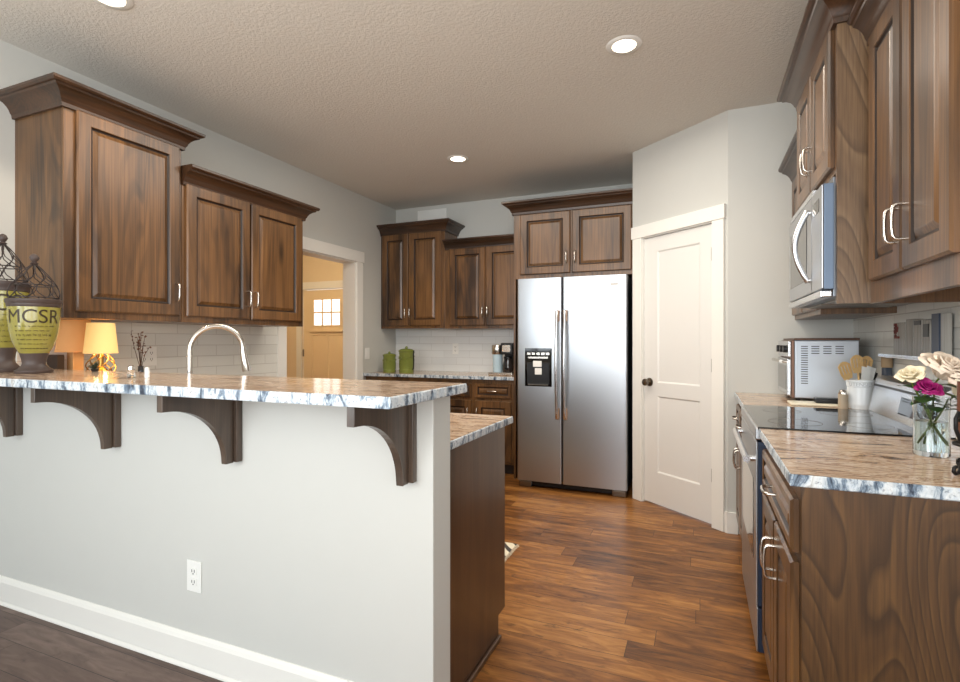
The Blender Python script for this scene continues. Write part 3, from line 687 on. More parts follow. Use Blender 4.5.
def microwave():
    y0, y1, z0, z1 = 2.265, 2.995, 1.405, 1.845
    t = thing('microwave', (0.62, 2.63, z0), 'stainless over the range microwave with a curved handle', 'microwave')
    MB().box(0.447, XR - 0.008, y0, y1, z0, z1, bev=0.003).build('body', plain('microwave_shell', (120, 124, 130), 0.35, 0.8), t)
    d = MB().box(0.408, 0.446, 2.43, y1, z0 + 0.03, z1 - 0.03, bev=0.006).build('door', 'steel', t)
    MB().box(0.406, 0.409, 2.53, y1 - 0.05, z0 + 0.09, z1 - 0.1, bev=0.001).build('window', 'blackgloss', d)
    p = MB().box(0.408, 0.415, 2.243, 2.426, z0 + 0.03, z1 - 0.03, bev=0.003).build('control_panel', 'steel', t)
    MB().box(0.4151, 0.446, 2.2425, 2.426, z0 + 0.028, z1 - 0.028, bev=0.002).build('panel_case', plain('blue_reflection_case', (112, 130, 154), 0.4, 0.3), p)  # steel side with the window's blue reflection put into its colour
    MB().box(0.4065, 0.4085, 2.29, 2.40, z1 - 0.12, z1 - 0.07).build('display', 'blackgloss', p)
    MB().box(0.412, 0.446, 2.43, y1, z1 - 0.026, z1 - 0.004).build('vent_grille', 'steel2', t)
    MB().box(0.408, 0.446, y0, y1, z0, z0 + 0.026, bev=0.004).build('lower_trim', 'steel2', t)
    pts = [Vector((0.409, 2.47, 1.49))]
    for k in range(13):
        s = k / 12; pts.append(Vector((0.40 - 0.045 * math.sin(PI * s), 2.47, 1.485 + 0.28 * s)))
    pts.append(Vector((0.409, 2.47, 1.76)))
    MB().tube(pts, 0.0115, 12).build('handle', 'steel2', d, smooth=50)
    mb = MB()
    mb.box(0.48, 0.80, 2.30, 2.60, z0 - 0.006, z0 - 0.0005, bev=0.002); mb.box(0.48, 0.80, 2.65, 2.95, z0 - 0.006, z0 - 0.0005, bev=0.002)
    mb.build('bottom_filter', 'nickel_dark', t)
microwave()

# ------------------------------------------------------------------ switches and outlets
def plate(name, label, F, a, z, w, h, d=0.0, kind='outlet', n=1, group=None, cat='outlet'):
    t = thing(name, F.p(a, d, z), label, cat, group)
    MB().fbox(F, a - w / 2, a + w / 2, d + 0.0003, d + 0.006, z - h / 2, z + h / 2, bev=0.002).build('cover_plate', 'white', t)
    for k in range(n):
        ac = a + (k - (n - 1) / 2) * 0.046
        if kind == 'outlet':
            for s in (-1, 1):
                zc = z + s * 0.02
                sk = MB().fbox(F, ac - 0.016, ac + 0.016, d + 0.006, d + 0.0085, zc - 0.0135, zc + 0.0135, bev=0.002).build('socket', 'white', t)
                MB().fbox(F, ac - 0.008, ac - 0.005, d + 0.0085, d + 0.0089, zc - 0.004, zc + 0.007).fbox(F, ac + 0.005, ac + 0.008, d + 0.0085, d + 0.0089, zc - 0.004, zc + 0.007).fbox(F, ac - 0.0025, ac + 0.0025, d + 0.0085, d + 0.0089, zc - 0.011, zc - 0.007).build('slot', 'darkslot', sk)
        else:
            MB().fbox(F, ac - 0.016, ac + 0.016, d + 0.006, d + 0.009, z - 0.034, z + 0.034, bev=0.0015).build('rocker', 'white', t)
FPW = Frame((XL, PY0), (0, -1)); FLW = Frame((XL, 0), (1, 0)); FBW = Frame((0, YB), (0, -1))
plate('wall_outlet', 'white outlet low on the white half wall below the bar', FPW, -1.778 - XL, 0.348, 0.075, 0.118, group=None)
plate('wall_outlet', 'double outlet plate on the left tiles beside the glowing lamp', FLW, 2.233, 1.149, 0.122, 0.122, 0.006, n=2)
plate('light_switch', 'white light switch on the left wall beside the hall opening', FLW, 4.603, 1.115, 0.075, 0.118, kind='switch', cat='switch')
plate('wall_outlet', 'white outlet on the back wall tiles left of the coffee maker', FBW, -2.45, 1.16, 0.072, 0.115, 0.006)
t = thing('wall_vent', (-2.74, YB, 2.60), 'white air vent register high on the back wall', 'vent')
MB().fbox(FBW, -2.92, -2.56, 0.0003, 0.012, 2.59, 2.70, bev=0.003).build('vent_frame', 'white', t)
mb = MB()
for k in range(6): mb.fbox(FBW, -2.89, -2.59, 0.0121, 0.016, 2.605 + 0.014 * k, 2.612 + 0.014 * k)
mb.build('louvers', 'white', t)

# ------------------------------------------------------------------ faucet
t = thing('faucet', (-2.10, 1.66, 0.914), 'brushed nickel gooseneck pull down faucet behind the raised bar', 'faucet')
dv = Vector((0.12, 0.215, 0)).normalized(); c0 = Vector((-2.10, 1.66, 0.9142))
MB().lathe((c0.x, c0.y), [(0.027, 0.9142), (0.027, 0.922), (0.02, 0.93), (0.017, 0.99), (0.0145, 1.0)], 24).build('base', 'nickel', t, smooth=40)
R = 0.112
pts = [c0 + Vector((0, 0, 0.08)), c0 + Vector((0, 0, 0.286))]
for k in range(1, 22):
    a = PI - (PI * 1.0) * k / 21
    pts.append(c0 + Vector((0, 0, 0.286)) + dv * (R + R * math.cos(a)) + Vector((0, 0, R * math.sin(a))))
MB().tube(pts, 0.0115, 14).build('spout', 'nickel', t, smooth=50)
e = pts[-1]
MB().tube([e + Vector((0, 0, 0.004)), e + dv * 0.004 + Vector((0, 0, -0.03)), e + dv * 0.012 + Vector((0, 0, -0.075)), e + dv * 0.016 + Vector((0, 0, -0.098))], [0.0125, 0.0155, 0.019, 0.019], 14).build('spray_head', 'nickel', t, smooth=40)
hp = c0 + Vector((0, 0, 0.05)); rv = Vector((dv.y, -dv.x, 0))
MB().tube([hp, hp + rv * 0.03, hp + rv * 0.05 + Vector((0, 0, 0.03)), hp + rv * 0.06 + Vector((0, 0, 0.08))], [0.012, 0.01, 0.007, 0.006], 10).build('lever', 'nickel', t, smooth=50)

# ------------------------------------------------------------------ urns
M['urn_green'] = plain('green_crackle_glaze', (146, 138, 66), 0.16, var=0.35, coat=0.5)
M['urn_brown'] = plain('brown_urn_clay', (74, 62, 58), 0.45, var=0.25)
M['wire'] = plain('rusted_wire', (66, 58, 56), 0.5, 0.5, var=0.2)
M['ink'] = plain('dark_brown_ink', (58, 46, 20), 0.5, var=0)
def text_mesh(body, size):
    cu = bpy.data.curves.new('lettering', 'FONT'); cu.body = body; cu.size = size; cu.align_x = 'CENTER'; cu.align_y = 'CENTER'
    o = bpy.data.objects.new('lettering', cu); COL.objects.link(o)
    dg = bpy.context.evaluated_depsgraph_get(); me = bpy.data.meshes.new_from_object(o.evaluated_get(dg))
    bpy.data.objects.remove(o); bpy.data.curves.remove(cu)
    bm = bmesh.new(); bm.from_mesh(me); bpy.data.meshes.remove(me)
    bmesh.ops.triangulate(bm, faces=bm.faces)
    for _ in range(2): bmesh.ops.subdivide_edges(bm, edges=[e for e in bm.edges if e.calc_length() > size * 0.12], cuts=1)
    bmesh.ops.triangulate(bm, faces=bm.faces)
    return bm
def urn(c, h, r, name, label, face_ang, body):
    z0 = BARZ + 0.0003; x, y = c
    t = thing(name, (x, y, z0), label, 'urn', 'green urns on the bar')
    zr = z0 + h; k = h / 0.315
    zg = z0 + h * 0.27                                              # where the glaze starts
    bodyp = [(0.54 * r, zg), (0.70 * r, z0 + 0.36 * h), (0.82 * r, z0 + 0.46 * h), (0.90 * r, z0 + 0.58 * h), (0.945 * r, z0 + 0.72 * h), (0.965 * r, z0 + 0.89 * h)]
    zb = z0 + 0.89 * h
    MB().lathe((x, y), [(0.68 * r, z0), (0.71 * r, z0 + 0.015 * h), (0.71 * r, z0 + 0.04 * h), (0.60 * r, z0 + 0.06 * h), (0.47 * r, z0 + 0.10 * h), (0.435 * r, z0 + 0.135 * h), (0.465 * r, z0 + 0.19 * h), (0.54 * r, zg)], 40, cap1=False).build('foot', 'urn_brown', t, smooth=35)
    b = MB().lathe((x, y), bodyp, 40, cap0=False, cap1=False).build('body', 'urn_green', t, smooth=60)
    MB().lathe((x, y), [(0.955 * r, zb), (0.985 * r, zb + 0.004), (0.985 * r, zb + 0.4 * (zr - zb)), (1.03 * r, zb + 0.55 * (zr - zb)), (1.04 * r, zr - 0.003), (1.0 * r, zr), (0.85 * r, zr), (0.82 * r, zr - 0.03)], 40, cap0=False, cap1=True).build('rim', 'urn_brown', t, smooth=35)
    def rad(z):
        for (ra, za), (rb, zb) in zip(bodyp, bodyp[1:]):
            if za <= z <= zb: return ra + (rb - ra) * (z - za) / (zb - za)
        return bodyp[-1][0]
    def wrap(bm, zc, nm):
        for v in bm.verts:
            z = zc + v.co.y; a = face_ang + v.co.x / r; q = rad(z) + 0.0012
            v.co = Vector((x + q * math.cos(a), y + q * math.sin(a), z))
        mb = MB(); mb.bm.free(); mb.bm = bm
        return mb.build(nm, 'ink', b, autofix=False)
    wrap(text_mesh(body, 0.082 * k), zb - 0.043 * k, 'lettering')
    mb = MB()
    for row in range(6):                                            # faded handwriting, too faint to read
        zc = zb - (0.082 + 0.0185 * row) * k
        if zc < zg + 0.01: break
        a = -0.75
        while a < 0.7:
            ln = random.uniform(0.08, 0.25); pts = []
            n = int(ln / (0.016 if row != 2 else 0.032)) + 2
            amp = 0.0032 if row != 2 else 0.007
            for q in range(n):
                aa = face_ang + a + ln * q / n; z = zc + amp * math.sin(q * 2.1 + row) * random.uniform(0.4, 1)
                rr = rad(z) + 0.0006; pts.append(Vector((x + rr * math.cos(aa), y + rr * math.sin(aa), z)))
            mb.tube(pts, 0.0005 if row != 2 else 0.0006, 4); a += ln + 0.05
    mb.build('script_lines', 'ink', b)
    ld = MB()
    lh = 0.185 * k ** 0.5; zt = zr + lh
    for q in range(16):
        a = 2 * PI * (q // 2) / 8; pts = []
        for s in range(9):
            u = s / 8; rr = r * 0.88 * (1 - u) ** 0.75 * (1 + 0.25 * math.sin(PI * u)) + 0.006
            aa = a + 0.42 * math.sin(u * PI * 2) * (1 if q % 2 else -1)
            pts.append((x + rr * math.cos(aa), y + rr * math.sin(aa), zr + 0.004 + lh * 0.8 * u))
        ld.tube(pts, 0.002, 6)
    for fr, hh in ((0.9, 0.006), (0.72, 0.06 * k ** 0.5)):
        ld.tube([(x + r * fr * math.cos(2 * PI * s / 28), y + r * fr * math.sin(2 * PI * s / 28), zr + hh) for s in range(29)], 0.0026, 6)
    lid = ld.build('wire_lid', 'wire', t, smooth=60)
    zf = zr + lh * 0.8
    MB().lathe((x, y), [(0.010, zf), (0.016, zf + 0.006), (0.008, zf + 0.012), (0.014, zf + 0.02), (0.018, zf + 0.03), (0.013, zf + 0.042), (0.004, zf + 0.048)], 16).build('finial', 'urn_brown', lid, smooth=50)
ang = math.atan2(-1.34, 2.62)
urn((-2.632, 1.337), 0.315, 0.093, 'urn', 'shorter green footed urn with wire dome lid and dark letters on the bar', ang - 0.05, 'MCSR')
urn((-2.868, 1.337), 0.40, 0.094, 'urn', 'taller green footed urn at the left picture edge, partly behind the shorter one', ang + 0.1, 'MCSR')

# ------------------------------------------------------------------ lamps and small things on the left
M['shade'] = plain('lit_linen_shade', (232, 196, 132), 0.8, var=0.04, emit=(255, 205, 120), es=0.5)
M['shade_tan'] = plain('tan_linen_shade', (214, 158, 104), 0.8, var=0.06, emit=(255, 168, 90), es=0.16)  # stand-in lamp without a bulb; warm glow put into the shade
M['brass'] = plain('brass', (206, 160, 84), 0.25, 1.0, var=0.05)
M['palewood'] = plain('pale_wood', (206, 160, 108), 0.5, var=0.12)
def lamp(c, label, rb, rt, z0, z1, shade, kind):
    x, y = c; zc = 0.9145
    t = thing('table_lamp', (x, y, zc), label, 'lamp', 'table lamps')
    s = MB()
    if kind == 'round':
        s.lathe((x, y), [(rb, z0), (rt, z1)], 40, cap0=False, cap1=False)
        s.lathe((x, y), [(rb - 0.002, z0), (rt - 0.002, z1)], 40, cap0=False, cap1=False)
    else:
        s.lathe((x, y), [(rb, z0), (rb, z0 + 0.012), (rb * 0.98, z0 + 0.013), (rt, z1)], 40, cap0=False, cap1=False)
    s.build('lamp_shade', shade, t, smooth=40)
    if kind == 'round':
        MB().lathe((x, y), [(0.055, zc), (0.055, zc + 0.012), (0.02, zc + 0.02), (0.016, zc + 0.05), (0.045, zc + 0.09), (0.05, zc + 0.13), (0.03, zc + 0.18), (0.012, zc + 0.2), (0.012, z0 + 0.03)], 24).build('base', 'brass', t, smooth=40)
        mb = MB()
        for q in range(7):
            a = 2 * PI * q / 7; pts = []
            for k in range(12):
                u = k / 11; rr = 0.03 + 0.035 * math.sin(PI * u) ; aa = a + 2.4 * u
                pts.append((x + rr * math.cos(aa), y + rr * math.sin(aa), zc + 0.13 + 0.13 * u))
            mb.tube(pts, 0.003, 6)
        mb.build('scrollwork', 'brass', t, smooth=60)
        l = bpy.data.lights.new('bulb', 'POINT'); l.energy = 1.8; l.color = (1.0, 0.68, 0.34); l.shadow_soft_size = 0.03
        o = bpy.data.objects.new('bulb', l); COL.objects.link(o); o.parent = t; o.location = (0, 0, z0 - zc + 0.01)
    else:
        MB().box(x - 0.05, x + 0.05, y - 0.05, y + 0.05, zc, zc + 0.02, bev=0.003).build('base', 'palewood', t)
        MB().box(x - 0.027, x + 0.027, y - 0.027, y + 0.027, zc + 0.02, z0 + 0.04, bev=0.002).build('post', 'palewood', t)
lamp((-2.88, 1.76), 'small glowing lamp with cream drum shade behind the bar', 0.076, 0.061, 1.180, 1.338, 'shade', 'round')
lamp((-3.105, 1.767), 'faintly glowing tan lamp with square wooden post behind the glowing lamp', 0.088, 0.066, 1.185, 1.362, 'shade_tan', 'square')
t = tag(MB().box(-3.19, -3.10, 1.676, 1.712, 0.9145, 1.172, bev=0.003).build('book', plain('dark_book_cloth', (60, 46, 38), 0.6), loc=(-3.145, 1.694, 0.9145)), 'dark upright book left of the tan lamp', 'book')
# spiky plant
t = thing('succulent', (-2.505, 1.505, BARZ), 'tiny dark spiky plant on the back edge of the bar', 'plant')
MB().lathe((-2.505, 1.505), [(0.012, BARZ + 0.0003), (0.016, BARZ + 0.012), (0.0155, BARZ + 0.013)], 16).build('pot', 'black', t, smooth=40)
mb = MB(); M['spike'] = plain('dark_leaf', (38, 46, 26), 0.5, var=0.3)
for k in range(26):
    a = random.uniform(0, 2 * PI); tl = random.uniform(0.1, 1.2); r = random.uniform(0.028, 0.04); c = Vector((-2.505, 1.505, BARZ + 0.011))
    d = Vector((math.cos(a) * math.sin(tl), math.sin(a) * math.sin(tl), math.cos(tl)))
    mb.tube([c, c + d * r * 0.5, c + d * r], [0.0028, 0.0024, 0.0003], 5)
mb.build('leaves', 'spike', t, smooth=60)
# shakers on the bar
M['glass'] = plain('clear_glass', (245, 250, 252), 0.03, var=0, trans=1.0, ior=1.45)
t = thing('shaker', (-1.945, 1.295, BARZ), 'small clear glass shaker with steel cap on the bar', 'shaker')
MB().lathe((-1.945, 1.295), [(0.012, BARZ + 0.0003), (0.014, BARZ + 0.004), (0.011, BARZ + 0.03), (0.0105, BARZ + 0.031)], 16).build('body', 'glass', t, smooth=40)
MB().lathe((-1.945, 1.295), [(0.0112, BARZ + 0.031), (0.0112, BARZ + 0.042), (0.006, BARZ + 0.046)], 16).build('cap', 'nickel', t, smooth=40)
t = thing('shaker', (-1.915, 1.335, BARZ), 'small white shaker beside the clear glass one', 'shaker')
MB().lathe((-1.915, 1.335), [(0.008, BARZ + 0.0003), (0.008, BARZ + 0.03), (0.0075, BARZ + 0.031)], 16).build('body', 'ceramic', t, smooth=40)
MB().lathe((-1.915, 1.335), [(0.0078, BARZ + 0.031), (0.007, BARZ + 0.037), (0.002, BARZ + 0.039)], 16).build('cap', 'white', t, smooth=40)
# dried twigs in a dark bottle
x, y = -2.90, 1.985
t = thing('twig_arrangement', (x, y, 0.9145), 'dark bottle with dried brown twigs and leaves right of the glowing lamp', 'decoration')
MB().lathe((x, y), [(0.032, 0.9145), (0.034, 0.93), (0.034, 1.03), (0.015, 1.065), (0.013, 1.10), (0.016, 1.104), (0.011, 1.104)], 20).build('bottle', plain('smoky_bottle', (52, 58, 66), 0.12, coat=0.5), t, smooth=40)
mb = MB(); ml = MB()
for k in range(9):
    a = random.uniform(0, 2 * PI); s = random.uniform(0.02, 0.06); c = Vector((x, y, 1.10)); tip = Vector((x + s * math.cos(a), y + s * math.sin(a), 1.10 + random.uniform(0.1, 0.2)))
    mid = (c + tip) / 2 + Vector((random.uniform(-.01, .01), random.uniform(-.01, .01), 0.01))
    mb.tube([c - Vector((0, 0, 0.02)), mid, tip], [0.002, 0.0016, 0.001], 5)
    for q in range(6):
        p = mid.lerp(tip, q / 5); r = random.uniform(0.009, 0.016); u = Vector((random.uniform(-1, 1), random.uniform(-1, 1), random.uniform(-1, 1))).normalized(); v = u.orthogonal().normalized()
        ml.loops([[p, p + u * r * 0.5 + v * r * 0.35], [p + u * r * 0.5 - v * r * 0.35, p + u * r]], 0, close=False)
mb.build('twigs', plain('twig_bark', (70, 48, 34), 0.7), t); ml.build('dried_leaves', plain('dried_leaf', (108, 66, 44), 0.7, var=0.4), t)

# ------------------------------------------------------------------ back counter
M['lime'] = plain('lime_ceramic', (122, 132, 62), 0.2, var=0.35, coat=0.5)
def canister(c, r, h, label, hand):
    x, y = c; z = 0.9143
    t = thing('canister', (x, y, z), label, 'canister', 'green canisters')
    b = MB().lathe((x, y), [(r * 0.96, z), (r, z + 0.006), (r, z + h * 0.13), (r * 0.95, z + h * 0.15), (r * 0.96, z + h * 0.7), (r * 1.0, z + h * 0.73), (r * 1.0, z + h * 0.8), (r * 0.94, z + h * 0.81)], 32).build('body', 'lime', t, smooth=35)
    mb = MB()
    for k in range(14):
        a = 2 * PI * k / 14
        mb.ball((x + r * 0.97 * math.cos(a), y + r * 0.97 * math.sin(a), z + h * (0.56 + 0.07 * (k % 2))), r * 0.13, seg=8)
    for k in range(18):
        a = 2 * PI * k / 18
        mb.tube([(x + r * 0.965 * math.cos(a), y + r * 0.965 * math.sin(a), z + h * 0.17), (x + r * 0.975 * math.cos(a), y + r * 0.975 * math.sin(a), z + h * 0.5)], r * 0.04, 5)
    mb.build('relief_band', 'lime', b, smooth=60)
    l = MB().lathe((x, y), [(r * 1.06, z + h * 0.812), (r * 1.1, z + h * 0.83), (r * 1.04, z + h * 0.86), (r * 0.8, z + h * 0.905), (r * 0.3, z + h * 0.93), (r * 0.16, z + h * 0.935)], 32).build('lid', 'lime', t, smooth=35)
    MB().ball((x, y, z + h * 0.965), r * 0.2, seg=12).build('lid_knob', 'lime', l, smooth=80)
    if hand:
        d = Vector((0.98, -0.17, 0))
        pts = [Vector((x, y, z + q * h)) + d * r * e for q, e in ((0.14, 1.0), (0.16, 1.22), (0.5, 1.28), (0.72, 1.2), (0.78, 1.3), (0.84, 1.22))]
        MB().tube(pts, 0.006, 8).build('clasp', 'iron', t, smooth=60)
canister((-3.035, 4.76), 0.067, 0.215, 'shorter lime green lidded canister in the back corner', False)
canister((-2.83, 4.765), 0.078, 0.27, 'taller lime green lidded canister with dark metal clasp', True)
def coffee():
    x, y, z = -1.765, 4.80, 0.9143
    t = thing('coffee_maker', (x, y, z), 'black and steel coffee maker with pale water tank beside the refrigerator', 'coffee maker')
    MB().box(x - 0.125, x + 0.12, y - 0.09, y + 0.11, z, z + 0.028, bev=0.006).build('base', 'nickel', t)
    MB().box(x + 0.0, x + 0.12, y + 0.03, y + 0.11, z + 0.0282, z + 0.31, bev=0.008).build('tower', 'black', t)
    h = MB().box(x + 0.0, x + 0.122, y - 0.085, y + 0.03, z + 0.20, z + 0.312, bev=0.01).build('brew_head', 'black', t)
    MB().box(x + 0.02, x + 0.10, y - 0.088, y - 0.0852, z + 0.225, z + 0.29, bev=0.001).build('control_panel', 'nickel', h)
    c = MB().lathe((x + 0.06, y - 0.03), [(0.05, z + 0.029), (0.056, z + 0.04), (0.056, z + 0.09), (0.04, z + 0.15), (0.042, z + 0.16)], 24).build('carafe', plain('coffee_glass', (50, 44, 42), 0.05, var=0, coat=0.6), t, smooth=40)
    MB().lathe((x + 0.06, y - 0.03), [(0.044, z + 0.161), (0.044, z + 0.178), (0.02, z + 0.185)], 20).build('carafe_lid', 'black', c, smooth=40)
    MB().tube([(x + 0.06, y - 0.083, z + 0.06), (x + 0.06, y - 0.115, z + 0.065), (x + 0.06, y - 0.115, z + 0.14), (x + 0.06, y - 0.073, z + 0.155)], 0.008, 8).build('carafe_handle', 'black', c, smooth=60)
    k = MB().lathe((x - 0.06, y), [(0.044, z + 0.0285), (0.047, z + 0.04), (0.05, z + 0.2)], 24).build('water_tank', plain('pale_blue_tank', (186, 208, 220), 0.15, var=0.02, coat=0.4), t, smooth=40)
    MB().lathe((x - 0.06, y), [(0.055, z + 0.2005), (0.06, z + 0.21), (0.06, z + 0.275), (0.055, z + 0.29), (0.02, z + 0.296)], 24).build('tank_lid', 'nickel', t, smooth=40)
coffee()

# ------------------------------------------------------------------ right counter, far end
def toaster():
    x0, x1, y0, y1, z0, z1 = 0.475, 0.768, 3.30, 3.70, 0.934, 1.248
    M['oven_shell'] = plain('toaster_shell', (196, 204, 214), 0.35, 0.35, var=0.01)
    t = thing('toaster_oven', ((x0 + x1) / 2, (y0 + y1) / 2, 0.9143), 'silver toaster oven with vent slots on the far right counter', 'toaster oven')
    b = MB().box(x0, x1, y0, y1, z0, z1, bev=0.006).build('body', 'oven_shell', t)
    MB().box(x0 - 0.002, x1 + 0.003, y0 - 0.004, y1 + 0.004, z1 + 0.0003, z1 + 0.012, bev=0.003).build('top_plate', plain('brown_top_plate', (96, 72, 60), 0.35, 0.5), t)
    MB().box(x0 - 0.014, x0 - 0.0003, y0 - 0.003, y1 + 0.003, z0, z1, bev=0.003).build('front_frame', plain('bronze_frame', (120, 92, 78), 0.35, 0.6), t)
    mb = MB()
    for k in range(17): mb.box(x0 + 0.03, x0 + 0.062, y0 - 0.0006, y0 - 0.0001, z1 - 0.035 - 0.0125 * k, z1 - 0.0305 - 0.0125 * k)
    for j in range(3):
        for k in range(4): mb.box(x0 + 0.078 + 0.055 * j, x0 + 0.115 + 0.055 * j, y0 - 0.0006, y0 - 0.0001, z1 - 0.035 - 0.0125 * k, z1 - 0.0305 - 0.0125 * k)
    mb.build('vent_slots', 'darkslot', b)
    d = MB().box(x0 - 0.034, x0 - 0.0145, y0 + 0.01, y1 - 0.01, z0 + 0.012, z1 - 0.10, bev=0.004).build('door', 'steel2', t)
    MB().box(x0 - 0.0352, x0 - 0.0338, y0 + 0.05, y1 - 0.05, z0 + 0.04, z1 - 0.14).build('window', 'blackgloss', d)
    mb = MB().tube([(x0 - 0.062, y0 + 0.03, z1 - 0.115), (x0 - 0.062, y1 - 0.03, z1 - 0.115)], 0.008, 10)
    for yy in (y0 + 0.05, y1 - 0.05): mb.tube([(x0 - 0.062, yy, z1 - 0.115), (x0 - 0.033, yy, z1 - 0.12)], 0.006, 8)
    mb.build('handle', 'nickel', d, smooth=50)
    c = MB().box(x0 - 0.03, x0 - 0.0145, y0 + 0.005, y1 - 0.005, z1 - 0.092, z1 - 0.004, bev=0.004).build('control_panel', 'steel2', t)
    for yy in (y0 + 0.07, y0 + 0.2, y0 + 0.33): MB().tube([(x0 - 0.03, yy, z1 - 0.048), (x0 - 0.047, yy, z1 - 0.048)], 0.02, 16).build('knob', 'black', c, smooth=40)
    for xx in (x0 + 0.02, x1 - 0.02):
        for yy in (y0 + 0.03, y1 - 0.03): MB().lathe((xx, yy), [(0.012, 0.9143), (0.014, z0 - 0.0003)], 12).build('foot', 'black', t)
toaster()
M['cream'] = plain('cream_ceramic', (236, 228, 206), 0.3, var=0.03)
t = tag(MB().box(0.43, 0.66, 3.10, 3.24, 0.9143, 0.927, bev=0.006, seg=3).build('tray', 'cream', loc=(0.54, 3.17, 0.9143), smooth=40), 'flat cream tray on the counter before the toaster oven', 'tray')
t = tag(MB().box(0.545, 0.655, 3.13, 3.20, 0.9275, 0.952, bev=0.004).build('sharpener', 'black', loc=(0.6, 3.16, 0.9275)), 'small black block lying on the cream tray', 'kitchen gadget')
x, y = 0.645, 3.055
t = thing('pepper_mill', (x, y, 0.9143), 'short light wood pepper mill with steel top beside the utensil crock', 'pepper mill')
MB().lathe((x, y), [(0.021, 0.9143), (0.022, 0.92), (0.0205, 0.96), (0.021, 0.985)], 20).build('body', plain('grey_oak', (176, 160, 138), 0.45, var=0.15), t, smooth=40)
MB().lathe((x, y), [(0.0205, 0.9855), (0.021, 0.993), (0.016, 1.004), (0.006, 1.008)], 20).build('top', 'nickel', t, smooth=40)
def crock():
    x, y, z = 0.722, 3.085, 0.9143
    t = thing('utensil_crock', (x, y, z), 'white fluted ceramic utensil crock behind the cooktop', 'crock')
    seg = 64; prof = [(0.046, 0), (0.047, 0.004), (0.052, 0.105), (0.056, 0.108), (0.057, 0.13), (0.060, 0.132), (0.060, 0.142), (0.055, 0.142), (0.052, 0.02)]
    L = []
    for i, (r, h) in enumerate(prof):
        fl = 0.0012 if i in (1, 2) else 0
        L.append([Vector((x + (r + fl * math.cos(20 * 2 * PI * k / seg)) * math.cos(2 * PI * k / seg), y + (r + fl * math.cos(20 * 2 * PI * k / seg)) * math.sin(2 * PI * k / seg), z + h)) for k in range(seg)])
    b = MB(); b.loops(L, 0, True, True, True); b = b.build('body', 'ceramic', t, smooth=40)
    bm = text_mesh('UTENSILS', 0.024); fa = math.atan2(-y, -x) + 0.05
    for v in bm.verts:
        a = fa + v.co.x / 0.055; v.co = Vector((x + 0.0578 * math.cos(a), y + 0.0578 * math.sin(a), z + 0.119 + v.co.y))
    mb = MB(); mb.bm.free(); mb.bm = bm; mb.build('lettering', plain('grey_lettering', (176, 180, 184), 0.4, var=0), b, autofix=False)
    M['bamboo'] = plain('bamboo', (214, 178, 122), 0.5, var=0.1)
    rv = Vector((math.cos(TH), math.sin(TH), 0)); bk = Vector((-rv.y, rv.x, 0))
    def tool(off, lean, ln, kind, mat, label, back=0.0):
        p0 = Vector((x, y, z + 0.026)) + rv * off * 0.35 + bk * back * 0.5; d = (rv * lean + bk * back * 0.2 + Vector((0, 0, 1))).normalized(); s = d.cross(bk).normalized()
        tt = thing('cooking_utensil', p0, label, 'utensil', 'utensils in the crock')
        e = p0 + d * ln
        MB().tube([p0, e], 0.0045, 8).build('shaft', mat, tt, smooth=60)
        mb = MB(); hl, hw = 0.088, 0.031
        if kind == 'slot':
            def row(t_):
                wv = hw * (0.35 + 0.65 * math.sin(PI * min(1, 0.12 + 0.62 * t_)) ** 0.8) if t_ < 0.85 else hw * 0.9
                return wv
            cells = [0, 0.3, 0.8, 1.0]; cols = [-1, -0.62, -0.42, -0.1, 0.1, 0.42, 0.62, 1]
            T = 0.0025
            for i in range(3):
                for j in range(7):
                    if i == 1 and j in (1, 3, 5): continue
                    q = []
                    for (tt_, cc) in ((cells[i], cols[j]), (cells[i], cols[j + 1]), (cells[i + 1], cols[j + 1]), (cells[i + 1], cols[j])):
                        tip = 0.18 * (cc * cc) if tt_ == 1.0 else 0
                        q.append(e + d * (hl * (tt_ - tip)) + s * (row(tt_) * cc))
                    mb.prism(q, lambda p: p + bk * T, lambda p: p - bk * T)
            mb.build('head', mat, tt)
        elif kind == 'flat':
            q = [e + d * a + s * c for a, c in ((-0.01, -0.008), (0.0, -0.02), (0.06, -0.024), (0.066, 0.02), (0.0, 0.02), (-0.01, 0.008))]
            mb.prism(q, lambda p: p + bk * 0.002, lambda p: p - bk * 0.002); mb.build('head', mat, tt)
    tool(-0.05, -0.34, 0.125, 'slot', 'bamboo', 'bamboo slotted spatula leaning furthest left in the crock')
    tool(-0.02, -0.10, 0.150, 'slot', 'bamboo', 'bamboo slotted spatula standing upright in the crock middle', -0.03)
    tool(0.03, 0.16, 0.145, 'slot', 'bamboo', 'bamboo slotted spatula leaning right behind the white spatulas', 0.03)
    tool(0.0, 0.06, 0.115, 'flat', 'white', 'narrow white spatula in the crock', -0.045)
    tool(0.03, 0.20, 0.118, 'flat', 'white', 'wide white spatula at the right of the crock', -0.02)
    tool(0.05, 0.32, 0.10, 'flat', 'black', 'black spatula at the right rim of the crock', 0.01)
crock()
x, y = 0.820, 3.052
t = thing('jar', (x, y, 0.9143), 'dark jar with woven brown lid behind the range backguard', 'jar')
MB().lathe((x, y), [(0.019, 0.9143), (0.021, 0.92), (0.021, 1.115), (0.019, 1.118)], 20).build('body', plain('blue_black_jar', (52, 62, 76), 0.15, coat=0.5), t, smooth=40)
MB().lathe((x, y), [(0.022, 1.1185), (0.023, 1.125), (0.023, 1.165), (0.015, 1.172)], 20).build('lid', plain('woven_brown_lid', (150, 126, 96), 0.7, var=0.35), t, smooth=40)

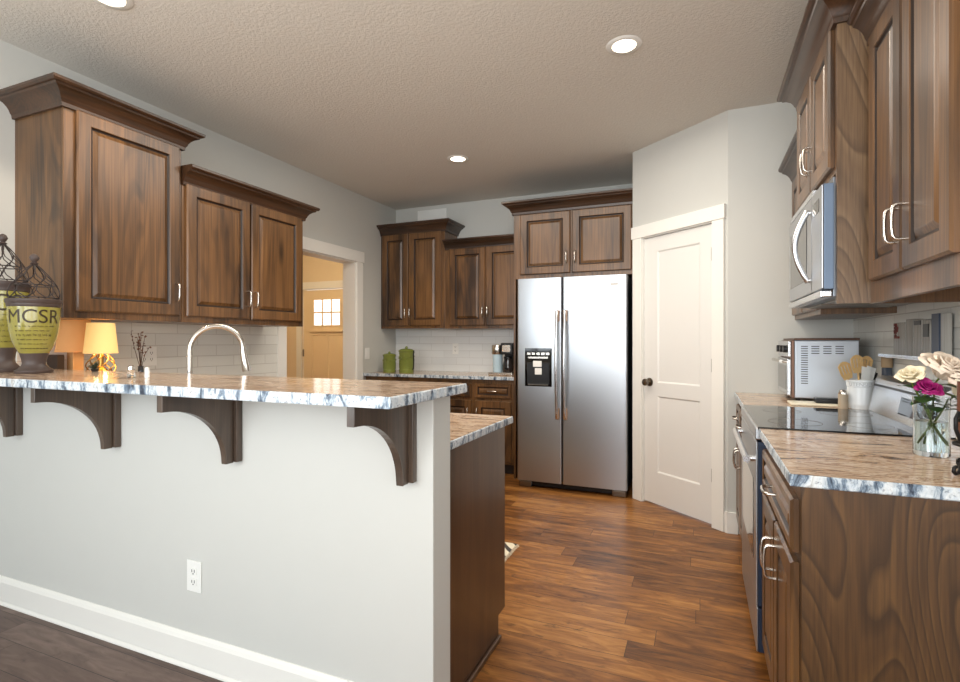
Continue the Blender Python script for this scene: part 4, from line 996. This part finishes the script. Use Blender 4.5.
# ledge with weathered wood pieces
t = thing('wall_ledge', (0.82, 2.8, 1.17), 'narrow steel ledge on the right wall tiles behind the range', 'shelf')
MB().box(0.785, XR - 0.0065, 2.28, 3.05, 1.168, 1.176, bev=0.001).build('shelf_board', 'steel2', t)
MB().box(0.785, 0.789, 2.28, 3.05, 1.1765, 1.184).build('front_lip', 'steel2', t)
M['grey_wood'] = wood('weathered_grey_wood', (112, 108, 102), (158, 154, 146), (188, 184, 176), rough=0.7, knot=False)
M['rust'] = plain('rust_red', (116, 44, 38), 0.6, var=0.3)
M['navy'] = plain('navy_paint', (44, 58, 80), 0.4, var=0.1)
for ya, yb, zt, extra, lab in ((2.90, 2.755, 1.325, 'rust', 'weathered grey wood block with a rust red patch on the ledge'), (2.745, 2.665, 1.335, None, 'plain weathered grey wood block second along the ledge'),
                               (2.655, 2.575, 1.33, 'cap', 'weathered grey wood block with black strip along its top'), (2.565, 2.49, 1.325, 'dark', 'weathered grey wood block with a black square'),
                               (2.48, 2.40, 1.345, 'navy', 'weathered grey wood block with a navy painted board at its side')):
    o = tag(thing('wood_block', (0.82, (ya + yb) / 2, 1.1765), lab, 'decoration', 'weathered wood blocks on the ledge'))
    MB().box(0.803, 0.838, yb, ya, 1.1765, zt, bev=0.002).build('board', 'grey_wood', o)
    if extra == 'rust':
        mb = MB()
        for k in range(9): mb.lathe((0.8015, ya - 0.02 - 0.05 * random.random()), [(0.0005, zt - 0.02 - 0.05 * random.random()), (0.0, 0)], 4) if False else mb.box(0.800, 0.8025, ya - 0.06 + 0.05 * random.random() - 0.02, ya - 0.01 - 0.02 * random.random(), zt - 0.07 + 0.007 * k, zt - 0.06 + 0.007 * k)
        mb.build('rust_patch', 'rust', o)
    if extra == 'cap': MB().box(0.800, 0.8025, yb + 0.005, ya - 0.005, zt - 0.022, zt - 0.004).build('black_strip', 'black', o)
    if extra == 'dark': MB().box(0.800, 0.8025, yb + 0.012, ya - 0.012, zt - 0.065, zt - 0.015).build('black_square', 'black', o)
    if extra == 'navy': MB().box(0.797, 0.8028, yb - 0.004, ya - 0.02, 1.177, zt).build('navy_board', 'navy', o)

# ------------------------------------------------------------------ vase of roses
def roses():
    x, y, z = 0.617, 1.906, 0.9143
    rv = Vector((math.cos(TH + 0.7), math.sin(TH + 0.7), 0)); bk = Vector((-rv.y, rv.x, 0)); rv = Vector((math.cos(TH), math.sin(TH), 0)); bk = Vector((-math.sin(TH), math.cos(TH), 0))
    v = thing('vase', (x, y, z), 'clear glass vase with water holding the roses on the near right counter', 'vase')
    MB().lathe((x, y), [(0.040, z), (0.043, z + 0.004), (0.041, z + 0.1), (0.044, z + 0.168), (0.0415, z + 0.168), (0.0385, z + 0.1), (0.0395, z + 0.014)], 40).build('glass_body', 'glass', v, smooth=40)
    M['water'] = plain('water', (236, 244, 240), 0.0, var=0, trans=1.0, ior=1.33)
    MB().lathe((x, y), [(0.0385, z + 0.0148), (0.0375, z + 0.098)], 40).build('water', 'water', v, smooth=40)
    M['stem'] = plain('rose_stem', (92, 112, 44), 0.5, var=0.2); M['leaf'] = plain('rose_leaf', (52, 82, 40), 0.4, var=0.25)
    M['peach'] = plain('peach_petal', (246, 228, 208), 0.5, var=0.03); M['ivory'] = plain('ivory_petal', (244, 232, 202), 0.5, var=0.05); M['magenta'] = plain('magenta_petal', (166, 24, 112), 0.45, var=0.12)
    def rose(name, off, up, bo, R, mat, tilt, label, nlay=5):
        c = Vector((x, y, 0)) + rv * off + bk * bo + Vector((0, 0, up))
        ax = (rv * tilt[0] + bk * tilt[1] + Vector((0, 0, 1))).normalized(); q = Vector((0, 0, 1)).rotation_difference(ax)
        t = thing('rose', (x, y, z + 0.03), label, 'rose', 'roses in the vase')
        mb = MB()
        for lay in range(nlay):
            f = (lay + 1) / nlay; n = 3 + lay
            for k in range(n):
                a0 = 2 * PI * k / n + lay * 0.8 + random.uniform(-0.25, 0.25); half = PI / n * 1.35; gs = random.uniform(0.86, 1.1); gh = random.uniform(-0.12, 0.12) * R; ph = random.uniform(0, 6)
                G = []
                for i in range(6):
                    u = i / 5; row = []
                    open_ = 0.25 + 0.75 * f
                    for j in range(7):
                        w_ = (j / 6 - 0.5) * 2; aa = a0 + w_ * half * (0.55 + 0.45 * math.sin(PI * min(1, u * 0.75 + 0.15)))
                        rr = R * f * (0.22 + 0.78 * u ** 0.7) * (0.9 + 0.16 * (1 - w_ * w_)) * (1.0 if u < 0.8 else 1.0 + 0.16 * f) * gs * (1 + 0.07 * u * math.sin(3 * w_ + ph))
                        hh = R * (1.15 * math.sin(u * PI / 2 * (1.05 - 0.1 * f)) * (1.15 - 0.4 * f)) + gh * u - R * 0.12 * w_ * w_ * u - (R * 0.2 * f if u == 1 else 0) - R * 0.25
                        row.append(c + q @ Vector((rr * math.cos(aa), rr * math.sin(aa), hh + random.uniform(-1, 1) * R * 0.006)))
                    G.append(row)
                mb.loops(G, 0, close=False)
        mb.build('bloom', mat, t, smooth=70)
        base_ = Vector((x, y, z + 0.035)) - rv * off * 0.5 - bk * bo * 0.4
        neck = c - ax * R * 0.3
        MB().tube([base_, base_.lerp(neck, 0.5) + Vector((0, 0, 0.0)), neck - ax * 0.02, neck], 0.0028, 7).build('stem', 'stem', t, smooth=60)
        ml = MB()
        for k in range(6):
            p = base_.lerp(neck, 0.66 + 0.06 * k); a = random.uniform(0, 2 * PI); d = (Vector((math.cos(a), math.sin(a), random.uniform(-0.1, 0.6)))).normalized(); s = d.cross(Vector((0, 0, 1))).normalized(); Lf = random.uniform(0.04, 0.06)
            G = []
            for i in range(7):
                u = i / 6; wv = 0.42 * Lf * math.sin(PI * u) ** 0.8; m_ = p + d * Lf * (u + 0.1) + Vector((0, 0, -0.3 * Lf * u * u))
                G.append([m_ - s * wv + Vector((0, 0, 0.12 * wv)), m_, m_ + s * wv + Vector((0, 0, 0.12 * wv))])
            ml.loops(G, 0, close=False)
        ml.build('leaves', 'leaf', t, smooth=80)
    rose('rose', -0.036, 1.105, -0.03, 0.028, 'magenta', (-0.3, -0.9), 'magenta rose at the front of the vase')
    rose('rose', -0.062, 1.140, -0.005, 0.030, 'ivory', (-0.6, -0.5), 'ivory rosebud at the left of the vase', 4)
    rose('rose', 0.034, 1.150, 0.0, 0.056, 'peach', (0.1, -0.8), 'large pale peach rose open at the top of the vase', 6)
    rose('rose', 0.066, 1.095, -0.01, 0.030, 'ivory', (0.8, -0.3), 'small ivory rose at the right of the vase below the large peach one', 4)
roses()
def iron_stand():
    x, y, z = 0.631, 1.675, 0.9143
    t = thing('candle_holder', (x, y, z), 'black wrought iron scroll candle holder with brown beaded cup by the picture edge', 'candle holder')
    rv = Vector((math.cos(TH), math.sin(TH), 0)); bk = Vector((-math.sin(TH), math.cos(TH), 0)); c = Vector((x, y, 0))
    for k in range(3):
        a = PI + 2 * PI * k / 3 + 0.25; d = rv * math.cos(a) + bk * math.sin(a); pts = []
        for i in range(12):                                         # curled foot
            u = i / 11; an = -2.6 + 3.7 * u; r = 0.006 + 0.010 * u
            pts.append(c + d * (0.066 + r * math.cos(an)) + Vector((0, 0, z + 0.0175 + r * math.sin(an))))
        pts = [c + d * (0.070 - 0.016 * math.cos(q)) + Vector((0, 0, z + 0.0205 + 0.0155 * math.sin(q))) for q in [2.2, 1.2, 0.2, -0.8, -1.57]]
        pts = [c + d * q + Vector((0, 0, z + h)) for q, h in ((0.066, 0.022), (0.073, 0.020), (0.075, 0.011), (0.069, 0.0052), (0.06, 0.0058), (0.053, 0.014), (0.048, 0.03), (0.045, 0.05), (0.047, 0.075), (0.058, 0.095), (0.068, 0.115), (0.068, 0.14), (0.058, 0.155), (0.05, 0.15), (0.05, 0.138), (0.057, 0.135))]
        MB().tube(pts, 0.0045, 8).build('scroll_leg', 'iron', t, smooth=70)
    MB().tube([c + Vector((0.042 * math.cos(2 * PI * k / 30), 0.042 * math.sin(2 * PI * k / 30), z + 0.072)) for k in range(31)], 0.004, 8).build('ring', 'iron', t, smooth=70)
    MB().lathe((x, y), [(0.018, z + 0.073), (0.033, z + 0.08), (0.0365, z + 0.12), (0.035, z + 0.235), (0.031, z + 0.235), (0.03, z + 0.1)], 32).build('cup', plain('brown_leather_cup', (104, 62, 46), 0.5, var=0.15), t, smooth=40)
    mb = MB()
    for row in (0.085, 0.232):
        for k in range(30):
            a = 2 * PI * k / 30; r = 0.0345 if row < 0.1 else 0.0365
            mb.ball((x + r * math.cos(a), y + r * math.sin(a), z + row), 0.0028, seg=6)
    for k in range(18): mb.ball((x + 0.0375 * math.cos(PI + TH + 0.15), y + 0.0375 * math.sin(PI + TH + 0.15), z + 0.09 + 0.0078 * k), 0.0026, seg=6)
    mb.build('beading', 'cream', t)
iron_stand()

# ------------------------------------------------------------------ mat by the sink
def m_mat():
    m, nt, b = newmat('cream_woven_mat')
    v = N(nt, 'ShaderNodeTexWave', Scale=6.0, Distortion=2.0); v.wave_type = 'BANDS'; v.bands_direction = 'DIAGONAL'
    nt.links.new(coords(nt), v.inputs['Vector'])
    c = ramp(nt, v.outputs['Fac'], [(0.3, (230, 222, 200)), (0.6, (230, 222, 200)), (0.72, (74, 70, 68)), (0.9, (74, 70, 68))])
    nt.links.new(c, b.inputs['Base Color']); b.inputs['Roughness'].default_value = 0.95; return m
M['mat'] = m_mat()
t = thing('floor_mat', (-1.6, 2.72, 0), 'cream patterned floor mat behind the peninsula end', 'mat')
MB().box(-2.2, -1.03, 2.42, 3.04, 0.0005, 0.008, bev=0.002).build('woven_panel', 'mat', t)
mb = MB()
for k in range(62): mb.tube([(-1.032, 2.425 + 0.01 * k, 0.005), (-1.012 + random.uniform(-0.004, 0.004), 2.425 + 0.01 * k + random.uniform(-0.004, 0.004), 0.003)], 0.0018, 5)
mb.build('fringe', 'cream', t)
